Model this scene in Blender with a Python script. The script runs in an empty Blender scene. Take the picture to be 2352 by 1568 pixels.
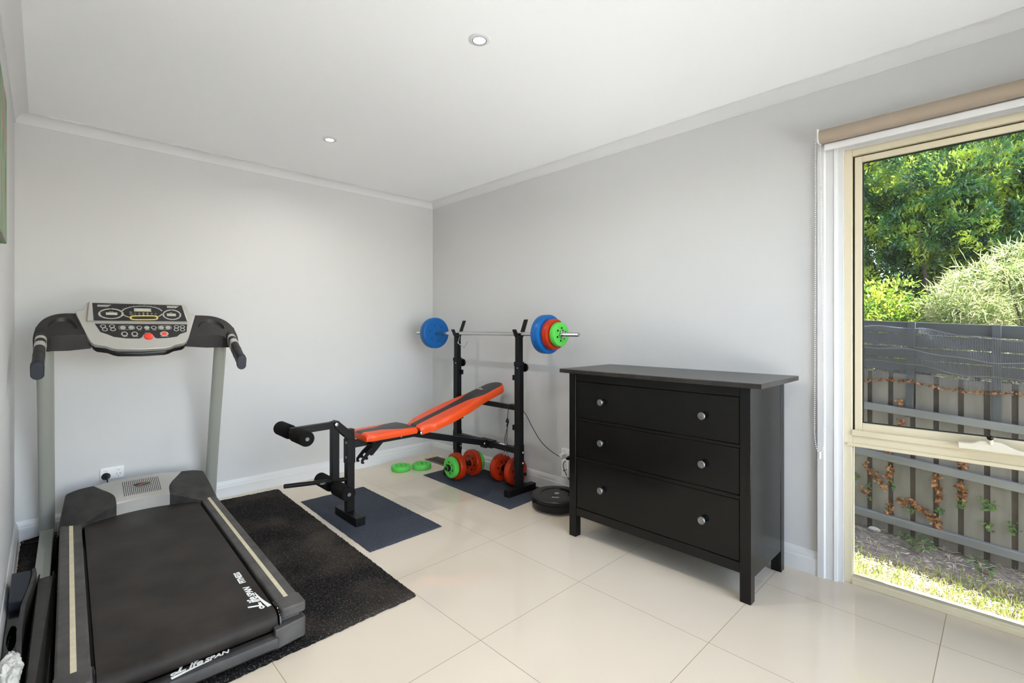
import bpy, bmesh, math, random
import numpy as np
from mathutils import Vector, Matrix
random.seed(7); RNG = np.random.default_rng(7)
SC = bpy.context.scene; COL = SC.collection
PI = math.pi
def R(d): return math.radians(d)

# ------------------------------------------------------------------ materials
def newmat(name):
    m = bpy.data.materials.new(name); m.use_nodes = True
    nt = m.node_tree; return m, nt, nt.nodes['Principled BSDF'], nt.nodes['Material Output']
def mat(name, col, rough=.5, metal=0., var=0., vscale=20., bump=0., bscale=200., spec=.5, col2=None, stretch=None, coat=0.):
    """principled surface; var / col2 = noise colour variation, bump = fine grain"""
    m, nt, b, out = newmat(name); N, L = nt.nodes, nt.links
    b.inputs['Base Color'].default_value = (*col, 1); b.inputs['Roughness'].default_value = rough
    b.inputs['Metallic'].default_value = metal; b.inputs['Specular IOR Level'].default_value = spec
    b.inputs['Coat Weight'].default_value = coat
    tc = N.new('ShaderNodeTexCoord'); mp = N.new('ShaderNodeMapping'); L.new(tc.outputs['Object'], mp.inputs[0])
    if stretch: mp.inputs['Scale'].default_value = stretch
    if var > 0 or col2:
        n = N.new('ShaderNodeTexNoise'); n.inputs['Scale'].default_value = vscale; n.inputs['Detail'].default_value = 5
        L.new(mp.outputs[0], n.inputs['Vector'])
        r = N.new('ShaderNodeValToRGB'); r.color_ramp.elements[0].position = .32; r.color_ramp.elements[1].position = .68
        c2 = col2 if col2 else tuple(min(1, c * (1 + var)) for c in col)
        c1 = col if col2 else tuple(c * (1 - var) for c in col)
        r.color_ramp.elements[0].color = (*c1, 1); r.color_ramp.elements[1].color = (*c2, 1)
        L.new(n.outputs['Fac'], r.inputs[0]); L.new(r.outputs[0], b.inputs['Base Color'])
    if bump > 0:
        n2 = N.new('ShaderNodeTexNoise'); n2.inputs['Scale'].default_value = bscale; n2.inputs['Detail'].default_value = 3
        L.new(mp.outputs[0], n2.inputs['Vector'])
        bp = N.new('ShaderNodeBump'); bp.inputs['Strength'].default_value = bump; bp.inputs['Distance'].default_value = .002
        L.new(n2.outputs['Fac'], bp.inputs['Height']); L.new(bp.outputs[0], b.inputs['Normal'])
    return m
def emis(name, col, s):
    m, nt, b, out = newmat(name)
    b.inputs['Base Color'].default_value = (*col, 1); b.inputs['Emission Color'].default_value = (*col, 1)
    b.inputs['Emission Strength'].default_value = s; return m
def tile_mat():
    m, nt, b, out = newmat('glossy_tile'); N, L = nt.nodes, nt.links
    g = N.new('ShaderNodeNewGeometry'); sp = N.new('ShaderNodeSeparateXYZ'); L.new(g.outputs['Position'], sp.inputs[0])
    def mth(op, a, bb=None):
        n = N.new('ShaderNodeMath'); n.operation = op
        for i, v in enumerate((a, bb)):
            if v is None: continue
            if isinstance(v, (int, float)): n.inputs[i].default_value = v
            else: L.new(v, n.inputs[i])
        return n.outputs[0]
    def edge(o, x0, p):
        u = mth('DIVIDE', mth('SUBTRACT', o, x0), p); f = mth('FRACT', u)
        d = mth('MINIMUM', f, mth('SUBTRACT', 1., f)); return mth('LESS_THAN', d, .0021), mth('FLOOR', u)
    ex, ix = edge(sp.outputs[0], -.876, .608); ey, iy = edge(sp.outputs[1], -2.441, .6115)
    gr = mth('MAXIMUM', ex, ey)
    wn = N.new('ShaderNodeTexWhiteNoise'); wn.noise_dimensions = '2D'; cb = N.new('ShaderNodeCombineXYZ')
    L.new(ix, cb.inputs[0]); L.new(iy, cb.inputs[1]); L.new(cb.outputs[0], wn.inputs['Vector'])
    ns = N.new('ShaderNodeTexNoise'); ns.inputs['Scale'].default_value = 3.; ns.inputs['Detail'].default_value = 4
    L.new(g.outputs['Position'], ns.inputs['Vector'])
    v = mth('ADD', mth('MULTIPLY', wn.outputs['Value'], .25), mth('MULTIPLY', ns.outputs['Fac'], .6))
    rp = N.new('ShaderNodeValToRGB'); L.new(v, rp.inputs[0])
    rp.color_ramp.elements[0].color = (.645, .555, .43, 1); rp.color_ramp.elements[1].color = (.71, .615, .485, 1)
    mx = N.new('ShaderNodeMix'); mx.data_type = 'RGBA'; L.new(gr, mx.inputs['Factor']); L.new(rp.outputs[0], mx.inputs['A'])
    mx.inputs['B'].default_value = (.30, .22, .13, 1); L.new(mx.outputs['Result'], b.inputs['Base Color'])
    L.new(mth('ADD', mth('MULTIPLY', gr, .5), .055), b.inputs['Roughness']); b.inputs['Specular IOR Level'].default_value = .5
    return m
def carpet_mat(name, c1, c2, c3, scale, big=None):
    """speckled pile: fine two-scale noise colour and bump; big = broad worn patches (colour, scale)"""
    m, nt, b, out = newmat(name); N, L = nt.nodes, nt.links
    tc = N.new('ShaderNodeTexCoord')
    n = N.new('ShaderNodeTexNoise'); n.inputs['Scale'].default_value = scale; n.inputs['Detail'].default_value = 3; n.inputs['Roughness'].default_value = .7
    L.new(tc.outputs['Object'], n.inputs['Vector'])
    r = N.new('ShaderNodeValToRGB'); e = r.color_ramp.elements
    e[0].position = .38; e[0].color = (*c1, 1); e[1].position = .70; e[1].color = (*c3, 1); k = e.new(.56); k.color = (*c2, 1)
    L.new(n.outputs['Fac'], r.inputs[0]); src = r.outputs[0]
    if big:
        n3 = N.new('ShaderNodeTexNoise'); n3.inputs['Scale'].default_value = big[1]; n3.inputs['Detail'].default_value = 5
        L.new(tc.outputs['Object'], n3.inputs['Vector'])
        r3 = N.new('ShaderNodeValToRGB'); r3.color_ramp.elements[0].position = .45; r3.color_ramp.elements[1].position = .72
        L.new(n3.outputs['Fac'], r3.inputs[0])
        mx = N.new('ShaderNodeMix'); mx.data_type = 'RGBA'; mx.blend_type = 'ADD'; L.new(r3.outputs[0], mx.inputs['Factor'])
        L.new(src, mx.inputs['A']); mx.inputs['B'].default_value = (*big[0], 1); src = mx.outputs['Result']
    L.new(src, b.inputs['Base Color']); b.inputs['Roughness'].default_value = .95; b.inputs['Specular IOR Level'].default_value = .1
    bp = N.new('ShaderNodeBump'); bp.inputs['Strength'].default_value = .8; bp.inputs['Distance'].default_value = .004
    L.new(n.outputs['Fac'], bp.inputs['Height']); L.new(bp.outputs[0], b.inputs['Normal']); return m
def glass_mat(name, tint=(1, 1, 1), refl=1.):
    m = bpy.data.materials.new(name); m.use_nodes = True; nt = m.node_tree; N, L = nt.nodes, nt.links; N.clear()
    o = N.new('ShaderNodeOutputMaterial'); t = N.new('ShaderNodeBsdfTransparent'); t.inputs[0].default_value = (*tint, 1)
    g = N.new('ShaderNodeBsdfGlossy'); g.inputs['Roughness'].default_value = .02
    f = N.new('ShaderNodeFresnel'); f.inputs[0].default_value = 1.35; mx = N.new('ShaderNodeMixShader')
    L.new(f.outputs[0], mx.inputs[0]); L.new(t.outputs[0], mx.inputs[1]); L.new(g.outputs[0], mx.inputs[2]); L.new(mx.outputs[0], o.inputs[0]); return m
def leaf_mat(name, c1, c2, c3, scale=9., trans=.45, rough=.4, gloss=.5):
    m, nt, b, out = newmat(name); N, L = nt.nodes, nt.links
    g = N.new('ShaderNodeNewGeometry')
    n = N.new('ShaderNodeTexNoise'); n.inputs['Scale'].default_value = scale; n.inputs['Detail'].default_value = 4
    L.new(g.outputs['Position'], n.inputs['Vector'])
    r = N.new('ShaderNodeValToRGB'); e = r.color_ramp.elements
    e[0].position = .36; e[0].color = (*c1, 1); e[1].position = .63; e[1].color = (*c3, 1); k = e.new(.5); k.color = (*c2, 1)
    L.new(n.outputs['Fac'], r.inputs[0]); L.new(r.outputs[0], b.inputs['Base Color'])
    b.inputs['Roughness'].default_value = rough; b.inputs['Specular IOR Level'].default_value = gloss
    t = N.new('ShaderNodeBsdfTranslucent'); L.new(r.outputs[0], t.inputs[0])
    mx = N.new('ShaderNodeMixShader'); mx.inputs[0].default_value = trans
    L.new(b.outputs[0], mx.inputs[1]); L.new(t.outputs[0], mx.inputs[2]); L.new(mx.outputs[0], out.inputs[0]); return m

M = {}
M['wall'] = mat('wall_paint', (.63, .628, .625), .6, bump=.12, bscale=90., spec=.3)
M['ceil'] = mat('ceiling_paint', (.92, .93, .935), .7, spec=.2)
M['trim'] = mat('gloss_trim_paint', (.69, .686, .682), .35)
M['cornice'] = mat('cornice_paint', (.72, .72, .72), .7, spec=.2)
M['tile'] = tile_mat()
M['rug'] = carpet_mat('rug_pile', (.004, .0037, .004), (.014, .0125, .012), (.15, .13, .115), 170., ((.040, .032, .024), 2.6))
M['mat'] = carpet_mat('blue_grey_loop_pile', (.030, .034, .045), (.068, .076, .096), (.21, .22, .25), 300.)
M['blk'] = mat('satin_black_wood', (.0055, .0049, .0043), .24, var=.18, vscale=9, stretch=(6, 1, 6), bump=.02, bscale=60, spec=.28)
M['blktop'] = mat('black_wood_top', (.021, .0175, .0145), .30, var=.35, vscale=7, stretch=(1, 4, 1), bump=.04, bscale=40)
M['knob'] = mat('brushed_pewter', (.22, .225, .225), .42, metal=.85, var=.2, vscale=60)
M['steelblk'] = mat('black_powder_coat', (.0055, .0055, .006), .42, bump=.05, bscale=300, spec=.22)
M['chrome'] = mat('chrome', (.58, .58, .58), .16, metal=1.)
M['bolt'] = mat('zinc_bolt', (.50, .48, .45), .35, metal=.9)
M['steel'] = mat('dull_steel', (.16, .165, .17), .45, metal=.4)
M['foam'] = mat('black_foam', (.0085, .0075, .007), .95, bump=.7, bscale=260, spec=.15)
M['orange'] = mat('orange_vinyl', (.76, .072, .008), .38, bump=.15, bscale=25)
M['vinyl'] = mat('black_vinyl', (.021, .020, .0195), .42, bump=.06, bscale=400)
M['blue'] = mat('blue_plastic', (.002, .105, .36), .36, spec=.35)
M['bluehole'] = mat('blue_plastic_hole_shade', (.0, .03, .12), .6)
M['red'] = mat('orange_red_plastic', (.44, .028, .004), .33, spec=.35)
M['redhole'] = mat('red_plastic_hole_shade', (.10, .006, .0), .6)
M['green'] = mat('green_plastic', (.10, .56, .075), .4, spec=.35)
M['greenhole'] = mat('green_plastic_hole_shade', (.008, .11, .008), .6)
M['blkpl'] = mat('black_plastic', (.007, .007, .0075), .38, spec=.25)
M['glossblk'] = mat('glossy_black_plastic', (.004, .004, .0045), .14, spec=.35)
M['robtop'] = mat('graphite_plastic', (.020, .019, .0185), .3, spec=.3)
M['char'] = mat('charcoal_plastic', (.036, .033, .031), .5, spec=.3, var=.35, vscale=14, bump=.15, bscale=280)
M['rail'] = mat('scuffed_grey_rail_plastic', (.073, .067, .062), .5, spec=.3, var=.3, vscale=11, bump=.3, bscale=170)
M['belt'] = mat('running_belt_rubber', (.028, .0225, .019), .55, var=.35, vscale=6, bump=.3, bscale=420, spec=.2)
M['silver'] = mat('silver_plastic', (.455, .44, .405), .32, metal=.25)
M['tubegr'] = mat('champagne_grey_metal_paint', (.385, .395, .35), .38, metal=.2)
M['cream'] = mat('cream_strip', (.62, .55, .37), .5, var=.08, vscale=30)
M['panel'] = mat('console_dark_label', (.028, .028, .028), .35, spec=.3)
M['lcd'] = mat('unlit_grey_display', (.42, .40, .34), .3)
M['lcdseg'] = mat('display_segment', (.58, .56, .50), .4)
M['white'] = mat('white_print', (.88, .87, .82), .5)
M['yellow'] = mat('yellow_print', (.62, .47, .12), .5)
M['redprint'] = mat('red_print', (.48, .05, .03), .5)
M['btnred'] = mat('red_button', (.85, .05, .025), .35)
M['handpl'] = mat('dark_handle_plastic', (.030, .028, .027), .46, bump=.1, bscale=300, spec=.3)
M['navy'] = mat('navy_black_plastic', (.011, .015, .025), .42, spec=.35)
M['whitepl'] = mat('white_plastic', (.84, .84, .84), .35)
M['bag'] = mat('thin_white_plastic_bag', (.60, .59, .55), .35, var=.12, vscale=18)
M['alu'] = mat('primrose_aluminium', (.72, .645, .47), .35, metal=.1)
M['seal'] = mat('black_glazing_seal', (.012, .012, .012), .6)
M['blind'] = mat('taupe_blind_fabric', (.40, .325, .25), .7, bump=.2, bscale=500)
M['glass'] = glass_mat('window_glass', (.97, .985, .99))
M['vent'] = mat('bronze_vent', (.13, .11, .085), .45, metal=.4)
M['lamp'] = emis('lamp_lens', (1., .97, .92), 14.)
M['fence'] = mat('grey_fence_paint', (.150, .153, .150), .75, var=.22, vscale=12, stretch=(1, 1, .25), bump=.2, bscale=80)
M['fencerail'] = mat('grey_fence_rail_paint', (.150, .165, .180), .7, var=.18, vscale=8, stretch=(1, .2, 1), bump=.2, bscale=60)
M['fenceback'] = mat('brown_grey_paling_gap_shade', (.060, .050, .044), .8, var=.3, vscale=14)  # brownish boards, colour darkened further for the shade in the gaps
M['net'] = mat('slate_grey_net', (.13, .145, .17), .6)
M['slat'] = mat('slate_blue_fence_slat', (.045, .056, .070), .7, var=.2, vscale=10, stretch=(1, .2, 1), bump=.2, bscale=60)
M['winder'] = mat('pale_cream_enamel', (.74, .69, .56), .35)
M['dirt'] = mat('bark_mulch_ground', (.10, .082, .065), .95, vscale=28, col2=(.22, .19, .16), bump=.9, bscale=60)
M['straw'] = mat('straw_litter', (.30, .25, .19), .8, vscale=40, col2=(.46, .41, .34))
M['grass'] = leaf_mat('lawn_blades', (.20, .28, .045), (.36, .40, .10), (.62, .54, .28), 16., .35, .6, .2)
M['leafdk'] = leaf_mat('glossy_leaf_sun_and_shade', (.012, .042, .024), (.062, .165, .034), (.52, .62, .06), 3.6, .48, .28, .9)  # ramp paints sunlit yellow-green clumps and dark shaded ones into the leaf colour
M['leafbk'] = leaf_mat('deep_green_leaf', (.02, .055, .025), (.035, .09, .03), (.09, .16, .04), 4., .35, .35, .5)
M['leafyl'] = leaf_mat('yellow_green_leaf', (.05, .13, .015), (.17, .27, .03), (.48, .50, .06), 13., .5, .4, .4)
M['leafgr'] = leaf_mat('pale_narrow_leaf', (.14, .22, .06), (.33, .38, .14), (.58, .57, .34), 12., .4, .35, .6)
M['ivydry'] = leaf_mat('dried_ivy_leaf', (.09, .036, .015), (.25, .105, .03), (.52, .30, .15), 40., .3, .7, .2)
M['ivygr'] = leaf_mat('green_ivy_leaf', (.035, .10, .025), (.07, .17, .04), (.15, .26, .06), 30., .35, .45, .4)
M['bark'] = mat('dark_bark', (.05, .038, .03), .9, var=.4, vscale=30, bump=.6, bscale=60)
M['stem'] = mat('dry_stem', (.17, .11, .065), .9)
M['stone'] = mat('pale_stone', (.42, .40, .37), .9, var=.2, vscale=25, bump=.5, bscale=40)
M['unseen_eave'] = mat('eave_lining', (.72, .71, .68), .7)
M['patio'] = mat('bounce_concrete', (.74, .73, .70), .8, var=.08, vscale=4)
M['brick'] = mat('house_outer_wall', (.50, .46, .40), .85, var=.15, vscale=9)
def painting_mat():
    m, nt, b, out = newmat('painted_canvas'); N, L = nt.nodes, nt.links
    tc = N.new('ShaderNodeTexCoord'); mp = N.new('ShaderNodeMapping'); mp.inputs['Scale'].default_value = (1, 9, 2.4); L.new(tc.outputs['Object'], mp.inputs[0])
    n = N.new('ShaderNodeTexNoise'); n.inputs['Scale'].default_value = 2.2; n.inputs['Detail'].default_value = 6; n.inputs['Distortion'].default_value = .6
    L.new(mp.outputs[0], n.inputs['Vector']); r = N.new('ShaderNodeValToRGB'); e = r.color_ramp.elements
    e[0].position = .30; e[0].color = (.07, .14, .05, 1); e[1].position = .75; e[1].color = (.75, .55, .52, 1)
    for p, c in ((.46, (.15, .26, .13)), (.54, (.22, .33, .21)), (.60, (.30, .22, .20)), (.66, (.55, .16, .17))):
        k = e.new(p); k.color = (*c, 1)
    L.new(n.outputs['Fac'], r.inputs[0]); L.new(r.outputs[0], b.inputs['Base Color']); b.inputs['Roughness'].default_value = .6; return m
M['paint'] = painting_mat()

# ------------------------------------------------------------------ mesh building
class MB:
    def __init__(s): s.v, s.f, s.m = [], [], []
    def add(s, vs, fs, mi=0, T=None):
        o = len(s.v)
        for p in vs: s.v.append(tuple(T @ Vector(p)) if T is not None else tuple(p))
        for q in fs: s.f.append(tuple(i + o for i in q)); s.m.append(mi)
        return s
    def box(s, lo, hi, mi=0, T=None):
        x0, y0, z0 = lo; x1, y1, z1 = hi
        vs = [(x0, y0, z0), (x1, y0, z0), (x1, y1, z0), (x0, y1, z0), (x0, y0, z1), (x1, y0, z1), (x1, y1, z1), (x0, y1, z1)]
        return s.add(vs, [(3, 2, 1, 0), (4, 5, 6, 7), (0, 1, 5, 4), (1, 2, 6, 5), (2, 3, 7, 6), (3, 0, 4, 7)], mi, T)
    def bar(s, a, b, w, h, up=(0, 0, 1), mi=0):
        """rectangular tube between two points, w across, h along up"""
        a, b = Vector(a), Vector(b); d = (b - a); L = d.length; d.normalize(); u = Vector(up); x = d.cross(u).normalized(); u = x.cross(d).normalized()
        T = Matrix(((x.x, u.x, d.x, a.x), (x.y, u.y, d.y, a.y), (x.z, u.z, d.z, a.z), (0, 0, 0, 1)))
        return s.box((-w / 2, -h / 2, 0), (w / 2, h / 2, L), mi, T)
    def tube(s, pts, r, n=10, mi=0, cap=True, flat=None):
        """round tube along a path; r number or list; flat=(a,b) makes an oval section"""
        pts = [Vector(p) for p in pts]; k = len(pts); rs = r if isinstance(r, (list, tuple)) else [r] * k
        t0 = (pts[1] - pts[0]).normalized(); ref = Vector((0, 0, 1)) if abs(t0.z) < .9 else Vector((1, 0, 0))
        x = t0.cross(ref).normalized(); vs = []; fs = []
        for i, p in enumerate(pts):
            t = (pts[min(i + 1, k - 1)] - pts[max(i - 1, 0)]).normalized()
            x = (x - t * x.dot(t)).normalized(); y = t.cross(x)
            fa, fb = flat if flat else (1, 1)
            for j in range(n):
                a = 2 * PI * j / n; q = p + x * (math.cos(a) * rs[i] * fa) + y * (math.sin(a) * rs[i] * fb); vs.append(tuple(q))
        for i in range(k - 1):
            for j in range(n): fs.append((i * n + j, i * n + (j + 1) % n, (i + 1) * n + (j + 1) % n, (i + 1) * n + j))
        if cap: fs += [tuple(reversed(range(n))), tuple(range((k - 1) * n, k * n))]
        return s.add(vs, fs, mi)
    def lathe(s, prof, T=None, n=32, mi=0, close=False):
        """profile [(r,z)] turned about local z"""
        vs = []; fs = []; k = len(prof)
        for r, z in prof:
            for j in range(n): a = 2 * PI * j / n; vs.append((r * math.cos(a), r * math.sin(a), z))
        for i in range(k if close else k - 1):
            i2 = (i + 1) % k
            for j in range(n): fs.append((i * n + j, i * n + (j + 1) % n, i2 * n + (j + 1) % n, i2 * n + j))
        if not close:
            if prof[0][0] > 1e-6: fs.append(tuple(reversed(range(n))))
            if prof[-1][0] > 1e-6: fs.append(tuple(range((k - 1) * n, k * n)))
        return s.add(vs, fs, mi, T)
    def cyl(s, a, b, r, n=20, mi=0, r2=None):
        return s.tube([a, b], [r, r if r2 is None else r2], n, mi)
    def ball(s, c, r, mi=0, n=8, sc=(1, 1, 1)):
        vs = [(c[0], c[1], c[2] + r * sc[2])]; fs = []; h = n // 2
        for i in range(1, h):
            for j in range(n):
                a, b = PI * i / h, 2 * PI * j / n
                vs.append((c[0] + r * sc[0] * math.sin(a) * math.cos(b), c[1] + r * sc[1] * math.sin(a) * math.sin(b), c[2] + r * sc[2] * math.cos(a)))
        vs.append((c[0], c[1], c[2] - r * sc[2])); e = len(vs) - 1
        for j in range(n): fs.append((0, 1 + j, 1 + (j + 1) % n)); fs.append((e, e - n + (j + 1) % n, e - n + j))
        for i in range(h - 2):
            for j in range(n): a = 1 + i * n; fs.append((a + j, a + n + j, a + n + (j + 1) % n, a + (j + 1) % n))
        return s.add(vs, fs, mi)
    def prism(s, poly, top, bot, mi=0, holes=(), pocket=None, mi_p=None):
        """poly [(a,b)]; top/bot map (a,b)->3D; holes go right through; pocket=(loop, map) is a blind recess"""
        bm = bmesh.new()
        def loop(pts, f): return [bm.verts.new(f(*p)) for p in pts]
        def edges(vs): return [bm.edges.new((vs[i], vs[(i + 1) % len(vs)])) for i in range(len(vs))]
        def wall(a, b):
            for i in range(len(a)): bm.faces.new((a[i], a[(i + 1) % len(a)], b[(i + 1) % len(b)], b[i]))
        ot, ob = loop(poly, top), loop(poly, bot); et, eb = edges(ot), edges(ob)
        for h in holes:
            ht, hb = loop(h, top), loop(h, bot); et += edges(ht); eb += edges(hb); wall(ht, hb)
        if pocket:
            pt = loop(pocket[0], top); et += edges(pt); pb = loop(pocket[0], pocket[1]); ep = edges(pb); wall(pt, pb)
            bmesh.ops.triangle_fill(bm, edges=ep, use_beauty=True)
        bmesh.ops.triangle_fill(bm, edges=et, use_beauty=True); bmesh.ops.triangle_fill(bm, edges=eb, use_beauty=True)
        wall(ot, ob); bmesh.ops.recalc_face_normals(bm, faces=bm.faces[:])
        bm.verts.index_update(); s.add([v.co[:] for v in bm.verts], [[v.index for v in f.verts] for f in bm.faces], mi); bm.free(); return s
    def sweep(s, prof, path, mi=0):
        """open path of frames: prof [(a,b)], path = list of functions/frames (origin, A, B)"""
        vs = []; fs = []; n = len(prof)
        for o, A, B in path:
            o, A, B = Vector(o), Vector(A), Vector(B)
            for a, b in prof: vs.append(tuple(o + A * a + B * b))
        for i in range(len(path) - 1):
            for j in range(n): fs.append((i * n + j, i * n + (j + 1) % n, (i + 1) * n + (j + 1) % n, (i + 1) * n + j))
        fs += [tuple(reversed(range(n))), tuple(range((len(path) - 1) * n, len(path) * n))]
        return s.add(vs, fs, mi)
    def text(s, body, size, T, mi=0, ext=.0004, off=0., shear=0., align='LEFT', sx=1.):
        c = bpy.data.curves.new('t', 'FONT'); c.body = body; c.size = size; c.extrude = ext; c.offset = off; c.shear = shear; c.align_x = align; c.resolution_u = 3
        o = bpy.data.objects.new('t', c); COL.objects.link(o)
        me = bpy.data.meshes.new_from_object(o.evaluated_get(bpy.context.evaluated_depsgraph_get()))
        s.add([(v.co.x * sx, v.co.y, v.co.z) for v in me.vertices], [tuple(p.vertices) for p in me.polygons], mi, T)
        bpy.data.objects.remove(o); bpy.data.curves.remove(c); bpy.data.meshes.remove(me); return s

def frame(o, x, y):
    x = Vector(x).normalized(); z = x.cross(Vector(y)).normalized(); y = z.cross(x); o = Vector(o)
    return Matrix(((x.x, y.x, z.x, o.x), (x.y, y.y, z.y, o.y), (x.z, y.z, z.z, o.z), (0, 0, 0, 1)))
def obj(name, mb, mats, parent=None, org=(0, 0, 0), bevel=0., ang=35, smooth=True, seg=2, fixn=True):
    me = bpy.data.meshes.new(name); ox, oy, oz = org
    me.from_pydata([(x - ox, y - oy, z - oz) for x, y, z in mb.v], [], mb.f)
    for m in (mats if isinstance(mats, (list, tuple)) else [mats]): me.materials.append(m)
    me.polygons.foreach_set('material_index', mb.m)
    if fixn:
        bm = bmesh.new(); bm.from_mesh(me); bmesh.ops.recalc_face_normals(bm, faces=bm.faces[:]); bm.to_mesh(me); bm.free()
    if smooth: me.shade_smooth(); me.set_sharp_from_angle(angle=R(ang))
    me.update(); o = bpy.data.objects.new(name, me); COL.objects.link(o)
    if parent: o.parent = parent
    else: o.location = org
    if bevel > 0:
        b = o.modifiers.new('bevel', 'BEVEL'); b.width = bevel; b.segments = seg; b.limit_method = 'ANGLE'; b.angle_limit = R(40)
    return o
def tag(o, label, cat, group=None, kind=None):
    o['label'] = label; o['category'] = cat
    if group: o['group'] = group
    if kind: o['kind'] = kind
    return o
def thing(name, loc, label, cat, group=None, rz=0.):
    o = bpy.data.objects.new(name, None); COL.objects.link(o); o.empty_display_size = .05
    o.location = loc; o.rotation_euler = (0, 0, rz); return tag(o, label, cat, group)
def struct(name, mb, m, parent=None, org=(0, 0, 0), **k):
    o = obj(name, mb, m, parent, org, **k); o['kind'] = 'structure'; return o
def dup(root, loc, label, group=None, rz=None):
    r = root.copy(); COL.objects.link(r); r.location = loc; r['label'] = label
    if rz is not None: r.rotation_euler = (0, 0, rz)
    if group: r['group'] = group
    for ch in list(root.children):
        c = ch.copy(); COL.objects.link(c); c.parent = r
        for g in list(ch.children):
            d = g.copy(); COL.objects.link(d); d.parent = c
    return r
def smooth_path(pts, n=8):
    """Catmull-Rom through points"""
    P = [Vector(p) for p in pts]; P = [P[0] * 2 - P[1]] + P + [P[-1] * 2 - P[-2]]; out = []
    for i in range(1, len(P) - 2):
        for k in range(n):
            t = k / n; a, b, c, d = P[i - 1], P[i], P[i + 1], P[i + 2]
            out.append(.5 * ((2 * b) + (c - a) * t + (2 * a - 5 * b + 4 * c - d) * t * t + (3 * b - a - 3 * c + d) * t ** 3))
    out.append(P[-2]); return out
def leaves(c, ax, nr, L, W, fold=.25):
    """c centres, ax leaf axes, nr leaf normals (N,3); returns (verts, faces) of folded leaf blades"""
    ax = ax / np.linalg.norm(ax, axis=1, keepdims=True); nr = nr - (nr * ax).sum(1, keepdims=True) * ax; nr /= np.linalg.norm(nr, axis=1, keepdims=True) + 1e-9
    sd = np.cross(ax, nr); L = L[:, None]; W = W[:, None]
    b = c; t = c + ax * L - nr * L * .08; m = c + ax * L * .5 + nr * 0
    l = m + sd * W * .5 + nr * W * fold; r = m - sd * W * .5 + nr * W * fold
    v = np.stack([b, l, t, r], 1).reshape(-1, 3); k = np.arange(len(c))[:, None] * 4
    f = np.concatenate([k + np.array([[0, 2, 1]]), k + np.array([[0, 3, 2]])], 0); return v, f
def leafmesh(name, parts, m, parent=None, org=(0, 0, 0)):
    vs = []; fs = []; o = 0
    for v, f in parts: vs.append(v); fs.append(f + o); o += len(v)
    v = np.concatenate(vs) - np.array(org); f = np.concatenate(fs)
    me = bpy.data.meshes.new(name); me.vertices.add(len(v)); me.vertices.foreach_set('co', v.astype(np.float32).ravel())
    me.loops.add(f.size); me.loops.foreach_set('vertex_index', f.astype(np.int32).ravel()); me.polygons.add(len(f))
    me.polygons.foreach_set('loop_start', np.arange(0, f.size, 3, dtype=np.int32)); me.update(calc_edges=True); me.validate()
    me.materials.append(m); o = bpy.data.objects.new(name, me); COL.objects.link(o)
    if parent: o.parent = parent
    else: o.location = org
    return o

SKY_S, SUN_E, LAMP_W, EXPO = 1.0, 25.5, 3.7, .76
# ------------------------------------------------------------------ the room
XL, YF, H, TK = -2.79, -4.65, 2.385, .12         # left wall, front wall (behind the camera), ceiling height
WY0, WY1, WZ1 = -3.285, -4.42, 2.035              # side window opening
struct('floor', MB().box((XL - TK, YF - TK, -.12), (.14, TK, 0)), M['tile'])
struct('ceiling', MB().box((XL - TK, YF - TK, H), (.14, TK, H + .1)), M['ceil'])
struct('wall_back', MB().box((XL - TK, 0, 0), (0, TK, H)), M['wall'])
struct('wall_left', MB().box((XL - TK, YF, 0), (XL, 0, H)), M['wall'])
w = MB().box((0, WY0, 0), (.14, TK, H)).box((0, YF - TK, 0), (.14, WY1, H)).box((0, WY1, WZ1), (.14, WY0, H))
struct('wall_right', w, M['wall'])
fx0, fx1, fz = -2.66, -.14, 2.18                  # opening for the unseen glazed door, added to let in daylight
w = MB().box((XL - TK, YF - TK, 0), (fx0, YF, H)).box((fx1, YF - TK, 0), (0, YF, H)).box((fx0, YF - TK, fz), (fx1, YF, H))
struct('wall_front', w, M['wall'])
base = [(0, 0), (.017, 0), (.017, .070), (.013, .078), (.013, .092), (.008, .104), (.004, .112), (0, .112)]
cove = [(0, H), (0, H - .057), (.004, H - .057)] + [(.057 - .053 * math.cos(R(a)), H - .057 + .053 * math.sin(R(a))) for a in range(0, 91, 10)] + [(.057, H)]
def run(prof, a, b, inw):
    z = (0, 0, 1); return MB().sweep(prof, [(a, inw, z), (b, inw, z)])
struct('baseboard_back', run(base, (XL, 0, 0), (0, 0, 0), (0, -1, 0)), M['trim'], ang=25)
struct('baseboard_left', run(base, (XL, YF, 0), (XL, 0, 0), (1, 0, 0)), M['trim'], ang=25)
struct('baseboard_right', run(base, (0, 0, 0), (0, -3.206, 0), (-1, 0, 0)), M['trim'], ang=25)
struct('trim_1', run(cove, (XL, 0, 0), (0, 0, 0), (0, -1, 0)), M['cornice'], ang=25)
struct('trim_2', run(cove, (0, 0, 0), (0, YF, 0), (-1, 0, 0)), M['cornice'], ang=25)
struct('trim_3', run(cove, (XL, YF, 0), (XL, 0, 0), (1, 0, 0)), M['cornice'], ang=25)
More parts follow.
